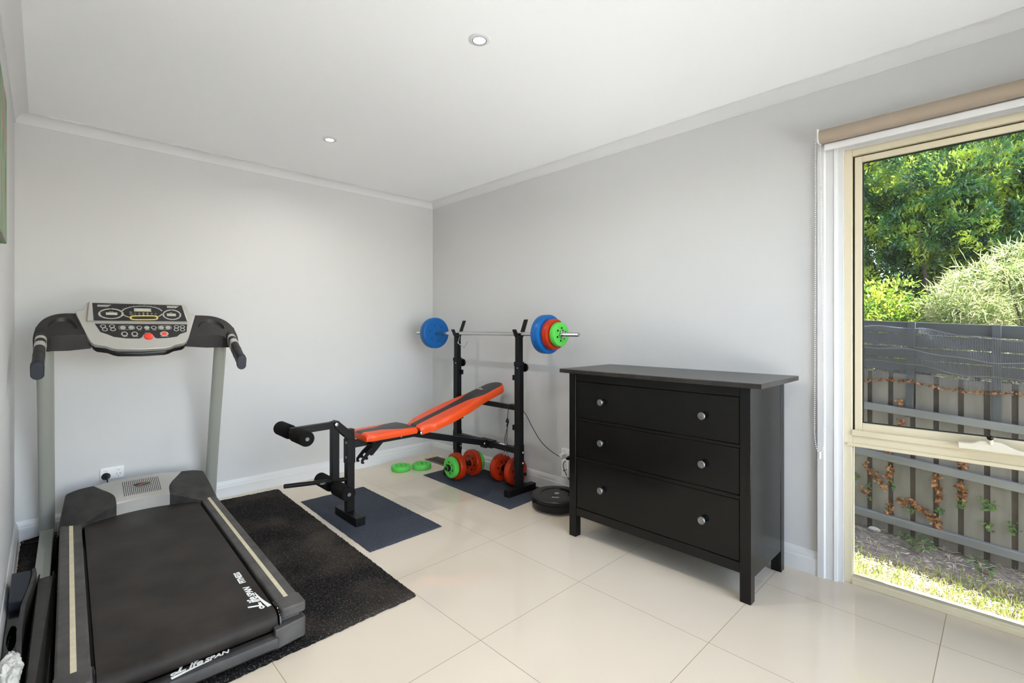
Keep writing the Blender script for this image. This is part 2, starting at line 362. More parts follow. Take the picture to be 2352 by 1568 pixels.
# white moulded architrave around the side window: profile (out from opening edge, into room)
arch = [(0, 0), (0, .012), (.012, .016), (.016, .013), (.046, .013), (.052, .022), (.078, .022), (.080, .018), (.080, 0)]
a = MB()
a.sweep(arch, [((0, WY0, 0), (0, 1, 0), (-1, 0, 0)), ((0, WY0, WZ1), (0, 1, 1), (-1, 0, 0)), ((0, WY1, WZ1), (0, -1, 1), (-1, 0, 0)), ((0, WY1, 0), (0, -1, 0), (-1, 0, 0))])
a.box((0, WY0 - .022, 0), (.06, WY0, WZ1)).box((0, WY1, 0), (.06, WY1 + .022, WZ1)).box((0.0005, WY1 + .022, WZ1 - .018), (.0595, WY0 - .022, WZ1 - .0005))
struct('trim_4', a, M['trim'], ang=25)

# window_1: fixed pane below, awning sash above, primrose aluminium
win = bpy.data.objects.new('window_1', None); COL.objects.link(win); win.location = (.05, -3.85, 0); win['kind'] = 'structure'
WO = (.05, -3.85, 0); y0, y1 = WY0 - .022, WY1 + .022; zt = WZ1 - .018
f = MB()
def ring(mb, ya, yb, za, zb, w, xa, xb, wb=None):
    wb = w if wb is None else wb
    mb.box((xa, ya - w, za), (xb, ya, zb)).box((xa, yb, za), (xb, yb + w, zb)); mb.box((xa, yb + w, zb - w), (xb, ya - w, zb)); mb.box((xa, yb + w, za), (xb, ya - w, za + wb)); return mb
ring(f, y0, y1, .0, zt, .030, .018, .075, .034)
f.box((.012, y1 + .03, 0), (.04, y0 - .03, .022))                         # sill lip
f.box((.018, y1 + .03, .640), (.075, y0 - .03, .700)).box((.010, y1 + .03, .690), (.03, y0 - .03, .716))
f.box((.010, y1 + .012, .640), (.03, y0 - .012, .655))
obj('window_frame', f, M['alu'], win, WO, .002)
s = MB(); ring(s, y0 - .038, y1 + .038, .708, zt - .036, .028, .030, .062, .042)
sash = obj('sash', s, M['alu'], win, WO, .002)
obj('sash_seal', ring(MB(), y0 - .066, y1 + .066, .750, zt - .064, .004, .040, .052), M['seal'], sash, WO)
obj('frame_seal', ring(MB(), y0 - .031, y1 + .031, .702, zt - .030, .006, .045, .06), M['seal'], win, WO)
obj('glass_pane', MB().box((.046, y1 + .066, .752), (.050, y0 - .066, zt - .066)), M['glass'], sash, WO, smooth=False)
obj('glass_pane', MB().box((.046, y1 + .03, .034), (.050, y0 - .03, .640)), M['glass'], win, WO, smooth=False)
# white chain winder on the transom
wp = [(-3.700, .706), (-3.700, .730), (-3.735, .730), (-3.745, .733), (-3.765, .746), (-3.800, .748), (-3.825, .744), (-3.850, .730), (-3.870, .722), (-3.94, .720), (-3.95, .706)]
wd = obj('window_winder', MB().prism(wp, lambda a, b: (-.022, a, b - .003), lambda a, b: (.012, a, b - .003)), M['winder'], win, WO, .003)
k = MB().cyl((-.010, -3.795, .728), (-.036, -3.793, .757), .008, 14); obj('winder_knob', k, M['winder'], wd, WO)
obj('knob_cap', MB().ball((-.038, -3.793, .760), .010, n=12), M['glossblk'], wd, WO)

# added_door_window: unseen glazed door added behind the camera as daylight fill
w2 = bpy.data.objects.new('added_door_window', None); COL.objects.link(w2); w2.location = (-1.35, YF - .06, 0); w2['kind'] = 'structure'; WO2 = (-1.35, YF - .06, 0)
f = MB()
for a, b in ((fx0, fx0 + .05), (-1.375, -1.325), (fx1 - .05, fx1)): f.box((a, YF - .09, 0), (b, YF - .03, fz))
f.box((fx0, YF - .09, 0), (fx1, YF - .03, .04)).box((fx0, YF - .09, fz - .05), (fx1, YF - .03, fz))
obj('added_door_frame', f, M['alu'], w2, WO2)
for a, b in ((fx0 + .05, -1.375), (-1.325, fx1 - .05)):
    obj('glass_pane', MB().box((a, YF - .062, .04), (b, YF - .058, fz - .05)), M['glass'], w2, WO2, smooth=False)

# roller blind
bl = thing('roller_blind', (-.055, -3.85, 2.03), 'taupe roller blind rolled up above the side window', 'blind'); BO = (-.055, -3.85, 2.03)
by0, by1 = -3.226, -4.46
obj('blind_roll', MB().cyl((-.060, by1, 2.083), (-.060, by0, 2.083), .031, 28), M['blind'], bl, BO)
obj('bottom_bar', MB().box((-.043, by1 + .012, 2.022), (-.032, by0 - .012, 2.052)), M['whitepl'], bl, BO, .003, fixn=True)['label'] = 'white bottom bar'
for yy, sgn in ((by0, 1), (by1, -1)):
    b = MB().box((-.095, yy, 2.052), (0, yy + .004 * sgn, 2.113)).lathe([(0, 0), (.026, 0), (.026, .012), (0, .012)], frame((-.060, yy + .003 * sgn, 2.083), (1, 0, 0), (0, 0, sgn)), 24)
    obj('bracket', b, M['whitepl'], bl, BO)
ch = MB(); cx = -.060
for k in range(156):
    t = k / 155; z = 2.09 - 1.49 * t
    wd_ = .0 + .011 * math.sin(PI * min(1, t)) ** .6
    ybase = -3.2175
    half = .010 + .012 * (t ** 1.3) if t < .93 else (.010 + .012 * .91) * math.sqrt(max(0, 1 - ((t - .93) / .07) ** 2))
    for sg in (-1, 1): ch.ball((cx + .0 * sg, ybase - .008 * t + sg * half, z), .0030, n=6)
    
obj('bead_chain', ch, M['whitepl'], bl, BO)
obj('chain_weight', MB().cyl((cx, ybase - .008, .605), (cx, ybase - .008, .575), .006, 10), M['whitepl'], bl, BO)

# downlights
def downlight(x, y, label):
    d = thing('downlight', (x, y, H), label, 'ceiling light', 'recessed downlights')
    T = Matrix.Translation((x, y, H))
    obj('trim_ring', MB().lathe([(.030, -.003), (.030, -.0055), (.040, -.0045), (.0445, -.0015), (.0445, 0), (.030, 0)], T, 40, close=True), M['trim'], d, (x, y, H))
    obj('gimbal_gap', MB().lathe([(.0255, -.001), (.0255, -.0055), (.030, -.0055), (.030, -.001)], T, 40, close=True), M['steel'], d, (x, y, H))
    obj('lamp_lens', MB().lathe([(0, -.0045), (.017, -.0045), (.0255, -.003), (.0255, -.0005), (0, -.0005)], T, 32), M['lamp'], d, (x, y, H))
    return d
DL = [(-1.378, -2.31), (-1.375, -.845), (-1.378, -3.80)]
downlight(*DL[0], 'round white recessed downlight nearest the top edge of the photo')
downlight(*DL[1], 'round white recessed downlight above the weight bench, the further of the two')
downlight(*DL[2], 'round white recessed downlight overhead beside the camera position')

# canvas painting on the left wall
p = MB().box((XL, -1.98, 1.50), (-2.772, -1.24, 2.03)); tag(obj('canvas_painting', p, M['paint'], None, (XL, -1.6, 1.75), .002), 'green and pink painted canvas hung on the left wall', 'painting')

# power outlets
def outlet(o, rot, label):
    t = thing('power_outlet', o, label, 'power outlet', 'wall power outlets', rot)
    obj('cover_plate', MB().box((-.0575, -.009, -.036), (.0575, 0, .036)), M['whitepl'], t, bevel=.003)
    for sx in (-.03, .03):
        obj('rocker_switch', MB().lathe([(0, 0), (.0095, 0), (.0095, .003), (0, .003)], frame((sx, -.009, .018), (1, 0, 0), (0, 0, 1)) @ Matrix.Diagonal((1, .55, 1, 1)), 18), M['trim'], t)
        sl = MB()
        for dx, dz, a in ((-.008, -.006, 35), (.008, -.006, -35), (0, -.020, 0)):
            sl.box((-.0012, -.0006, -.004), (.0012, .0002, .004), T=Matrix.Translation((sx + dx, -.009, dz)) @ Matrix.Rotation(R(a), 4, 'Y'))
        obj('socket_slots', sl, M['blkpl'], t)
    return t
outlet((-2.373, 0, .298), 0, 'white double power outlet on the back wall behind the treadmill')
outlet((0, -1.664, .294), -PI / 2, 'white double power outlet on the side wall beside the black dresser')
pg = thing('power_plug', (-2.403, -.009, .285), 'round black plug pushed into the outlet behind the treadmill', 'plug')
obj('plug_body', MB().lathe([(0, 0), (.021, 0), (.022, .006), (.016, .016), (.007, .03), (0, .03)], frame((0, 0, 0), (1, 0, 0), (0, 0, 1)), 24), M['glossblk'], pg)
obj('plug_cord', MB().tube(smooth_path([(0, -.028, 0), (.002, -.05, -.008), (.004, -.06, -.05), (.003, -.055, -.27)]), .0035, 8), M['blkpl'], pg)
# plug-in adapter on the right outlet
ad = thing('power_adapter', (-.01, -1.672, .21), 'white plug-in power adapter block on the side wall outlet', 'adapter'); AO = (-.01, -1.672, .21)
obj('adapter_body', MB().box((-.055, -1.705, .135), (-.011, -1.640, .268)), M['whitepl'], ad, AO, .012, seg=4)
sl = MB()
for dy, dz in ((-1.668, .188), (-1.690, .198), (-1.690, .165)): sl.cyl((-.054, dy, dz), (-.0565, dy, dz), .0045, 10)
obj('adapter_sockets', sl, M['blkpl'], ad, AO)
# floor vent
v = thing('floor_vent', (-.135, -.33, 0), 'flat bronze metal vent set in the floor near the room corner', 'vent'); VO = (-.135, -.33, 0)
obj('vent_frame', MB().box((-.205, -.49, 0), (-.065, -.475, .005)).box((-.205, -.185, 0), (-.065, -.170, .005)).box((-.205, -.475, 0), (-.188, -.185, .005)).box((-.082, -.475, 0), (-.065, -.185, .005)), M['vent'], v, VO, .001)
sl = MB()
for k in range(19): yy = -.470 + k * .0152; sl.box((-.188, yy, .0005), (-.082, yy + .007, .0035))
obj('vent_slats', sl, M['vent'], v, VO); obj('vent_well', MB().box((-.188, -.475, .0002), (-.082, -.185, .0012)), M['seal'], v, VO)
# ------------------------------------------------------------------ rug and mats
def pile(name, corners, h, step, jit, m, org):
    """thick pile rug on a fine grid: corners go round from front-left"""
    A, B, C_, D = [Vector((*c, 0)) for c in corners]; nu = int((B - A).length / step); nv = int((D - A).length / step)
    mb = MB(); vs = []
    for j in range(nv + 1):
        for i in range(nu + 1):
            u, v_ = i / nu, j / nv; p = A * (1 - u) * (1 - v_) + B * u * (1 - v_) + C_ * u * v_ + D * (1 - u) * v_
            e = i in (0, nu) or j in (0, nv)
            vs.append((p.x + random.uniform(-1, 1) * jit * (1.3 if e else .5), p.y + random.uniform(-1, 1) * jit * (1.3 if e else .5), h * (.55 if e else 1) + random.uniform(-1, 1) * jit * .5))
    n = nu + 1; fs = [(j * n + i, j * n + i + 1, (j + 1) * n + i + 1, (j + 1) * n + i) for j in range(nv) for i in range(nu)]
    edge = [i for i in range(n)] + [j * n + nu for j in range(1, nv + 1)] + [nv * n + i for i in range(nu - 1, -1, -1)] + [j * n for j in range(nv - 1, 0, -1)]
    k = len(vs)
    for i in edge: vs.append((vs[i][0], vs[i][1], 0.0005))
    for i in range(len(edge)): fs.append((edge[(i + 1) % len(edge)], edge[i], k + i, k + (i + 1) % len(edge)))
    mb.add(vs, fs); return obj(name, mb, m, None, org, smooth=False, fixn=False)
tag(pile('rug', [(-2.768, -2.02), (-1.492, -2.016), (-1.443, -.11), (-2.765, -.03)], .013, .011, .0022, M['rug'], (-2.1, -1.05, 0)),
    'large black speckled pile rug under the treadmill', 'rug')
tag(pile('floor_mat', [(-1.437, -1.487), (-.966, -1.482), (-.962, -.484), (-1.416, -.474)], .007, .02, .0012, M['mat'], (-1.2, -.98, 0)),
    'blue-grey carpet mat under the front foot of the weight bench', 'mat', 'blue-grey carpet mats')
tag(pile('floor_mat', [(-.488, -1.572), (-.030, -1.545), (-.022, -.548), (-.478, -.553)], .007, .02, .0012, M['mat'], (-.25, -1.06, 0)),
    'blue-grey carpet mat by the side wall under the dumbbells', 'mat', 'blue-grey carpet mats')

# ------------------------------------------------------------------ dresser
DO = (-.29, -2.58, 0); d = thing('dresser', DO, 'black wooden three-drawer dresser with round metal knobs against the side wall', 'dresser')
dx0, dx1, dy0, dy1, dz = -.508, -.062, -3.075, -2.083, .933; lg = .047
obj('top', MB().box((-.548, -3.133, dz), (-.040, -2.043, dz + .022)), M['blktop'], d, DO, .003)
for x in (dx0, dx1 - lg):
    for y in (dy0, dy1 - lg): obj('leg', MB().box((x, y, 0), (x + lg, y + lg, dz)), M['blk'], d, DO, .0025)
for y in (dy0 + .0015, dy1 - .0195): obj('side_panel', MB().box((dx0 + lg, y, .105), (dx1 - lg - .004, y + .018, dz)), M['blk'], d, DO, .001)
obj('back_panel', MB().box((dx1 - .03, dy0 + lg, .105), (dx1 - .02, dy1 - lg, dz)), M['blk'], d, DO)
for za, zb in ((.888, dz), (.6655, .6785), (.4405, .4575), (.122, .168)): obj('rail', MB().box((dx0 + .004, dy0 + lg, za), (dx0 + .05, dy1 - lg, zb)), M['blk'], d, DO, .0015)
for za, zb, kz in ((.681, .8855, .786), (.460, .663, .565), (.171, .438, .309)):
    dr = obj('drawer', MB().box((dx0 + .006, dy0 + lg + .003, za), (dx0 + .026, dy1 - lg - .003, zb)).box((dx0 + .026, dy0 + lg + .012, za + .01), (dx1 - .05, dy1 - lg - .012, zb - .03)), M['blk'], d, DO, .0015)
    for ky in (-2.307, -2.866):
        kb = MB().lathe([(0, 0), (.008, 0), (.007, .010), (.010, .014), (.0165, .018), (.0175, .024), (.015, .028), (0, .029)], frame((dx0 + .006, ky, kz), (0, 1, 0), (0, 0, -1)) , 24)
        obj('knob', kb, M['knob'], dr, DO)
# ------------------------------------------------------------------ robot vacuum and its dock
rx, ry = -.228, -1.752; RO = (rx, ry, 0); rb = thing('robot_vacuum', RO, 'round black robot vacuum parked on the tiles left of the dresser', 'robot vacuum')
T = Matrix.Translation(RO)
obj('body', MB().lathe([(0, .008), (.150, .008), (.162, .014), (.166, .030), (.166, .074), (0, .074)], T, 64), M['glossblk'], rb, RO, ang=30)
bp = []
for k in range(41): a = R(150 + 200 * k / 40); bp.append((rx + .168 * math.cos(a), ry + .168 * math.sin(a), .042))
mbp = MB(); vs = []; fs = []
for i, p in enumerate(bp):
    c = Vector((p[0] - rx, p[1] - ry, 0)).normalized()
    for o, z in ((-.006, .018), (.002, .020), (.003, .058), (-.006, .060)): vs.append((p[0] + c.x * o, p[1] + c.y * o, z))
for i in range(40):
    for j in range(4): fs.append((i * 4 + j, i * 4 + (j + 1) % 4, i * 4 + 4 + (j + 1) % 4, i * 4 + 4 + j))
obj('bumper', mbp.add(vs, fs), M['glossblk'], rb, RO)
obj('top_rim', MB().lathe([(.160, .074), (.168, .076), (.1685, .082), (.163, .088), (.150, .0905), (.108, .0905), (.108, .074)], T, 64, close=True), M['robtop'], rb, RO, ang=30)
obj('top_plate', MB().lathe([(0, .0885), (.060, .0885), (.1065, .0875), (.1065, .074), (0, .074)], T, 64), M['robtop'], rb, RO, ang=30)
obj('clean_button', MB().lathe([(0, .0915), (.012, .0915), (.017, .0905), (.017, .088), (0, .088)], T, 28), M['silver'], rb, RO)
hd = MB()
for k in range(25):
    a = R(-75 + 100 * k / 24); hd.box((.080, -.006, .0885), (.100, .006, .0895), T=T @ Matrix.Rotation(a, 4, 'Z'))
obj('carry_handle', hd, M['glossblk'], rb, RO)
ut = Vector((math.sin(R(42)), -math.cos(R(42)), 0))     # lettering reads from the room side
obj('lettering', MB().text('iRobot', .017, frame((rx - .082, ry - .028, .0888), ut, (ut.y * -1, ut.x, 0)), off=.0002), M['white'], rb, RO)
DK = (-.03, -1.80, 0); dk = thing('charging_dock', DK, 'small black charging dock at the baseboard behind the robot vacuum', 'dock')
obj('dock_body', MB().prism([(-.020, .0), (-.054, .0), (-.054, .012), (-.050, .095), (-.040, .104), (-.020, .104)], lambda a, b: (a, -1.735, b), lambda a, b: (a, -1.865, b)), M['glossblk'], dk, DK, .003)
obj('dock_cord', MB().tube(smooth_path([(-.062, -1.690, .262), (-.066, -1.676, .245), (-.066, -1.672, .222), (-.058, -1.684, .18), (-.045, -1.71, .13), (-.03, -1.745, .092), (-.03, -1.76, .08)]), .0028, 8), M['blkpl'], dk, DK)
obj('dock_plug', MB().lathe([(0, 0), (.017, 0), (.018, .010), (.012, .030), (.006, .04), (0, .04)], frame((-.014, -1.692, .273), (0, 1, 0), (0, 0, -1)), 20), M['glossblk'], dk, DK)

# ------------------------------------------------------------------ weights
def plate_mb(Rr, t):
    h = t / 2; a = [(.0148, h - .001), (.028, h), (.031, h - .003), (Rr * .62, h - .003), (Rr * .64, h - .0012), (Rr * .80, h - .0008), (Rr - .008, h - .001), (Rr - .003, h - .003), (Rr, h - .009), (Rr, .0010)]
    pr = a + [(Rr - .0014, 0)] + [(r, -z) for r, z in reversed(a)]
    mb = MB().lathe(pr, None, 56, 0, close=True)
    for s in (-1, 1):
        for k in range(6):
            an = k * PI / 3 + .3; mb.lathe([(0, s * (h - .0024)), (.0052 + Rr * .022, s * (h - .0024))], Matrix.Translation((Rr * .52 * math.cos(an), Rr * .52 * math.sin(an), 0)), 14, 1)  # flat discs in a darker copy of the plastic paint the holes' shade
    for an in (3.75, ):     # moulded filling plug on the rim
        c, sn = math.cos(an), math.sin(an); rr = min(.0105, h * .55)
        mb.lathe([(rr - .0012, -.0015), (rr - .0012, .0007), (rr + .0012, .0007), (rr + .0012, -.0015)], frame((Rr * c, Rr * sn, h * .30), (-sn, c, 0), (0, 0, 1)), 20, 0, close=True)
    return mb
PL = {}
def plate(kind, parent=None, T=None, label=None):
    Rr, t, m = {'blue': (.132, .066, 'blue'), 'red': (.1035, .051, 'red'), 'green': (.0805, .043, 'green')}[kind]
    if kind not in PL:
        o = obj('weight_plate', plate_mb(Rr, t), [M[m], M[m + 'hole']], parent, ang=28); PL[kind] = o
    else: o = PL[kind].copy(); COL.objects.link(o); o.parent = parent
    o.matrix_local = T
    for k in ('label', 'category', 'group'):
        if k in o: del o[k]
    if label: o['label'] = label
    return o
AX = {'x': Matrix.Rotation(PI / 2, 4, 'Y'), 'y': Matrix.Rotation(PI / 2, 4, 'X')}
# barbell
BA = (-.24, -1.022, 1.147); bb = thing('barbell', BA, 'chrome barbell loaded with blue, red and green plates on the bench rack', 'barbell')
mb = MB().tube([(0, -.924, 0), (0, -.616, 0)], .0122, 20).tube([(0, -.616, 0), (0, .616, 0)], .0140, 20).tube([(0, .616, 0), (0, .924, 0)], .0122, 20)
for s in (-1, 1):
    for k in range(30): y = s * (.790 + k * .0044); mb.lathe([(.0120, -.0011), (.0136, 0), (.0120, .0011)], frame((0, y, 0), (1, 0, 0), (0, 0, 1)), 20)
obj('bar', mb, M['chrome'], bb, ang=30)
for s in (-1, 1):
    for kind, off in (('blue', .651), ('red', .7105), ('green', .759)) if s < 0 else (('blue', .651),):
        plate(kind, bb, Matrix.Translation((0, s * off, 0)) @ Matrix.Rotation(-s * PI / 2, 4, 'X') @ Matrix.Rotation(2.2 if s < 0 else 1.0, 4, 'Z'), {'blue': 'large blue plate', 'red': 'medium orange-red plate', 'green': 'small green plate'}[kind])
    st = MB()
    prf = []
    for k in range(24): a = k * PI / 12; rr = .031 if k % 4 in (0, 1) else .022; prf.append((rr * math.cos(a), rr * math.sin(a)))
    st.prism(prf, lambda a, b: (a, s * (.781 if s < 0 else .685), b), lambda a, b: (a, s * (.797 if s < 0 else .701), b), holes=[[(.0122 * math.cos(-k * PI / 8), .0122 * math.sin(-k * PI / 8)) for k in range(16)]])
    obj('star_collar', st, M['chrome'], bb, bevel=.001)
# dumbbells (axis = local x)
def dumbbell(loc, label, rz, ends):
    t = thing('dumbbell', loc, label, 'dumbbell', 'dumbbells on the mat', rz)
    h = MB().tube([(-.178, 0, 0), (.178, 0, 0)], .0125, 18)
    for s in (-1, 1):
        for k in range(7): h.lathe([(.0123, -.0011), (.0135, 0), (.0123, .0011)], frame((s * (.168 - k * .0042), 0, 0), (0, 1, 0), (0, 0, 1)), 16)
    obj('handle', h, M['chrome'], t)
    obj('grip', MB().tube([(-.052, 0, 0), (-.050, 0, 0), (-.045, 0, 0), (-.03, 0, 0), (.03, 0, 0), (.045, 0, 0), (.050, 0, 0), (.052, 0, 0)], [.020, .024, .018, .0165, .0165, .018, .024, .020], 20), M['blkpl'], t)
    for s in (-1, 1):
        plate('red', t, Matrix.Translation((s * .078, 0, 0)) @ AX['x'] @ Matrix.Rotation(.4 + s, 4, 'Z'), 'orange-red plate')
        e = .104
        if ends: plate('green', t, Matrix.Translation((s * .1255, 0, 0)) @ AX['x'] @ Matrix.Rotation(1.1 - s * 1.6, 4, 'Z'), 'small green plate'); e = .147
        prf = [((.027 if k % 4 in (0, 1) else .020) * math.cos(k * PI / 12), (.027 if k % 4 in (0, 1) else .020) * math.sin(k * PI / 12)) for k in range(24)]
        obj('spin_collar', MB().prism(prf, lambda a, b: (s * e, a, b), lambda a, b: (s * (e + .017), a, b), holes=[[(.0124 * math.cos(-k * PI / 8), .0124 * math.sin(-k * PI / 8)) for k in range(16)]]), M['blkpl'], t, bevel=.001)
        obj('end_cap', MB().tube([(s * .176, 0, 0), (s * .184, 0, 0)], [.0135, .012], 16), M['blkpl'], t)
dumbbell((-.287, -.845, .1115), 'dumbbell with red and green plates, on the mat nearer the room corner', R(-2), True)
dumbbell((-.131, -1.182, .1115), 'dumbbell with only red plates on the mat behind the right bench upright', PI / 2 + R(1), False)
for (x, y), lab in (((-.527, -.296), 'left of two green weight plates lying flat on the floor tiles'), ((-.372, -.372), 'green weight plate lying flat on the tiles, nearer the floor vent')):
    o = plate('green', None, Matrix.Translation((x, y, .0215)) @ Matrix.Rotation(x * 40, 4, 'Z')); tag(o, lab, 'weight plate', 'green plates lying on the tiles')
# ------------------------------------------------------------------ weight bench with rack
BO_ = (-.75, -1.02, 0.007); wb = thing('weight_bench', BO_, 'black steel weight bench with orange and black pads and barbell rack', 'weight bench')
S = M['steelblk']
def part(name, mb, m=None, bevel=.0025, parent=None, **k): return obj(name, mb, m or S, parent or wb, BO_, bevel, **k)
def bolt(p, d, r=.0075):
    part('bolt', MB().lathe([(0, 0), (r, 0), (r, .003), (r * .6, .006), (0, .0065)], frame(p, Vector(d).orthogonal(), Vector(d).cross(Vector(d).orthogonal())), 14), M['bolt'], 0)
PX = -.237                                                     # rack plane
for yc, s in ((-1.405, 1), (-.690, -1)):                       # s: direction of the bench centre
    part('rack_foot', MB().box((-.362, yc - .025, .007), (-.085, yc + .025, .055)))
    up = part('upright', MB().box((PX - .024, yc - .024, .055), (PX + .024, yc + .024, .945)).box((PX - .027, yc - .027, .918), (PX + .027, yc + .027, .948)))
    part('post_sleeve', MB().box((PX - .0265, yc - .0265, .19), (PX + .0265, yc + .0265, .355)), parent=up)
    part('inner_post', MB().box((PX - .0205, yc - .0205, .94), (PX + .0205, yc + .0205, 1.128)))
    ck = MB()                                                  # V cradle for the bar: short front lip, tall back lip
    ck.box((PX - .024, yc - .019, 1.122), (PX + .024, yc + .019, 1.131))
    ck.prism([(PX - .024, 1.123), (PX - .020, 1.131), (PX - .046, 1.180), (PX - .051, 1.178)], lambda a, b: (a, yc - .019, b), lambda a, b: (a, yc + .019, b))
    ck.prism([(PX + .019, 1.131), (PX + .024, 1.123), (PX + .075, 1.250), (PX + .069, 1.252)], lambda a, b: (a, yc - .019, b), lambda a, b: (a, yc + .019, b))
    part('bar_cradle', ck, bevel=.001)
    kx = PX + .024
    part('adjusting_knob', MB().lathe([(0, 0), (.010, 0), (.010, .014), (.030, .016), (.032, .022), (.030, .030), (0, .032)], frame((kx, yc - .012, .905), (0, 1, 0), (0, 0, 1)), 28), M['glossblk'], 0)
    for z in (.835, .475): part('safety_tab', MB().box((PX - .012, yc + s * .024, z - .022), (PX - .004, yc + s * .056, z + .016)).box((PX - .012, yc + s * .048, z - .022), (PX + .018, yc + s * .056, z + .016)), bevel=.001)
    for z in (.300, .225): bolt((PX + .012, yc - .0268, z), (0, -1, 0))
    bolt((PX - .024, yc - .010, .905), (-1, 0, 0), .005)
    for z in (1.02, 1.08): part('pin_hole', MB().cyl((PX - .0209, yc, z - .07), (PX - .0207, yc, z - .07), .004, 10), M['seal'], 0)
part('crossbar', MB().box((PX - .022, -1.381, .290), (PX + .022, -.714, .330)))
part('crossbar_sleeve', MB().box((PX - .027, -1.14, .283), (PX + .027, -.985, .337)))
part('rear_support_bar', MB().box((PX - .016, -1.381, .598), (PX + .016, -.714, .632)))
part('sticker', MB().box((PX - .012, -1.27, .3302), (PX + .012, -1.20, .3306)), M['white'], 0)['label'] = 'white paper sticker'
# silver wire safety hook at the left cradle
part('safety_hook', MB().tube(smooth_path([(PX - .006, -.715, 1.124), (PX - .008, -.726, 1.118), (PX - .036, -.748, 1.078), (PX - .040, -.750, 1.068), (PX - .024, -.792, 1.042), (PX - .018, -.800, 1.040), (PX - .004, -.826, 1.082)], 6), .0032, 10), M['chrome'], 0)
# front post, foot and main beam
FX, FY = -1.318, -1.0
part('front_foot', MB().box((FX - .032, -1.150, .007), (FX + .030, -.865, .058)))
fp = part('front_post', MB().box((FX - .024, FY - .022, .058), (FX + .024, FY + .022, .565)))
part('post_sleeve', MB().box((FX - .0265, FY - .0265, .355), (FX + .0265, FY + .0265, .505)), parent=fp)
bm_ = MB().bar((FX + .02, FY, .468), (-.86, -1.022, .474), .042, .042).bar((-.885, -1.022, .476), (PX - .018, -1.062, .312), .042, .042)
part('main_beam', bm_)
part('beam_bracket', MB().box((PX - .045, -1.092, .280), (PX - .022, -1.030, .342)))
bolt((PX - .046, -1.078, .315), (-1, -.3, 0), .009)
# seat adjusting ladder plates under the seat
for yy in (FY - .034, FY + .030):
    lad = [(x * .74 - .3275 + .0, .468 + (z - .462) * .78) for x, z in [(-1.075, .462), (-1.045, .448), (-1.150, .352), (-1.168, .352), (-1.180, .364), (-1.198, .348), (-1.190, .334), (-1.203, .322), (-1.222, .330), (-1.236, .318), (-1.225, .302), (-1.240, .296), (-1.256, .304), (-1.256, .330), (-1.236, .352), (-1.200, .388), (-1.140, .430)]]
    part('ladder_plate', MB().prism(lad, lambda a, b: (a, yy, b), lambda a, b: (a, yy + .005, b)), bevel=.0005)
part('seat_support', MB().bar((-1.235, FY - .04, .487), (-.90, FY - .045, .492), .022, .022).bar((-1.235, FY + .04, .487), (-.90, FY + .035, .492), .022, .022))
part('seat_crossbar', MB().cyl((-1.205, FY - .09, .462), (-1.205, FY + .09, .462), .010, 12), bevel=0)
for yy in (-1.068, -.985): part('backrest_support', MB().bar((-.86, yy, .487), (-.20, yy, .660), .022, .022))
part('hinge', MB().cyl((-.862, -1.105, .486), (-.862, -.945, .486), .013, 14), bevel=0); bolt((-.862, -1.105, .486), (0, -1, 0), .010)
bolt((-.98, -1.044, .470), (0, -1, 0), .006)
# pads: grid along the pad (s) with rounded rim; black stripe is the middle face columns
def pad(name, prof, t, org, ang, n=72):
    """prof(s)->(half width, stripe half width); s in metres along pad"""
    L = prof['L']; hw = prof['h']; bw = prof['b']; mb = MB(); vs = []; cols = 0
    ss = [L * (.5 - .5 * math.cos(PI * i / n)) for i in range(n + 1)]
    for s_ in ss:
        h = max(hw(s_), .004); b = min(bw(s_), h - .010 if h > .02 else h * .5); e = min(s_, L - s_); dr = .010 * max(0, 1 - e / .02) ** 2
        row = [(-h + .004, -t), (-h, -t * .75), (-h - .0015, -t * .45), (-h, -t * .20 - dr), (-h + .004, -.004 - dr)]
        k = 6; top = []
        for i in range(k + 1): top.append(-h + .012 + (h - .012 - b) * i / k if h > .03 else -h * .7 + (h * .7 - b) * i / k)
        for i in range(1, 9): top.append(-b + 2 * b * i / 8)
        for i in range(1, k + 1): top.append(b + ((h - .012 if h > .03 else h * .7) - b) * i / k)
        row += [(w_, .006 * (1 - (w_ / h) ** 2) - dr) for w_ in top]
        row += [(h - .004, -.004 - dr), (h, -t * .20 - dr), (h + .0015, -t * .45), (h, -t * .75), (h - .004, -t)]
        cols = len(row); ca, sa = math.cos(ang), math.sin(ang)
        for w_, z in row: vs.append((org[0] + s_ * ca - z * sa, org[1] + w_, org[2] + s_ * sa + z * ca))
    fs, mi = [], []
    for i in range(n):
        for j in range(cols):
            j2 = (j + 1) % cols; fs.append((i * cols + j, i * cols + j2, (i + 1) * cols + j2, (i + 1) * cols + j))
            mi.append(1 if (11 <= j < 19 or j == cols - 1) else 0)
    fs += [tuple(reversed(range(cols))), tuple(range(n * cols, (n + 1) * cols))]; mi += [0, 0]
    mb.add(vs, fs); mb.m = mi; return part(name, mb, [M['orange'], M['vinyl']], 0, ang=50)
def lerp(tab):
    def f(x):
        for (a, ya), (b, yb) in zip(tab, tab[1:]):
            if x <= b: t = max(0, (x - a) / (b - a)); t = t * t * (3 - 2 * t); return ya + (yb - ya) * t
        return tab[-1][1]
    return f
LB = .835; e0 = .085
hb0 = lerp([(0, .088), (.10, .134), (.24, .149), (.36, .142), (.60, .103), (.72, .098), (LB, .098)])
def hb(s):
    h = hb0(s)
    if s > LB - e0: h *= math.sqrt(max(0, 1 - ((s - LB + e0) / e0) ** 2))
    return h
backp = dict(L=LB, h=hb, b=lerp([(0, .033), (.28, .034), (.44, .046), (.60, .090), (.68, .12), (LB, .12)]))
bk = pad('backrest', backp, .056, (-.876, -1.020, .525), R(16.2))
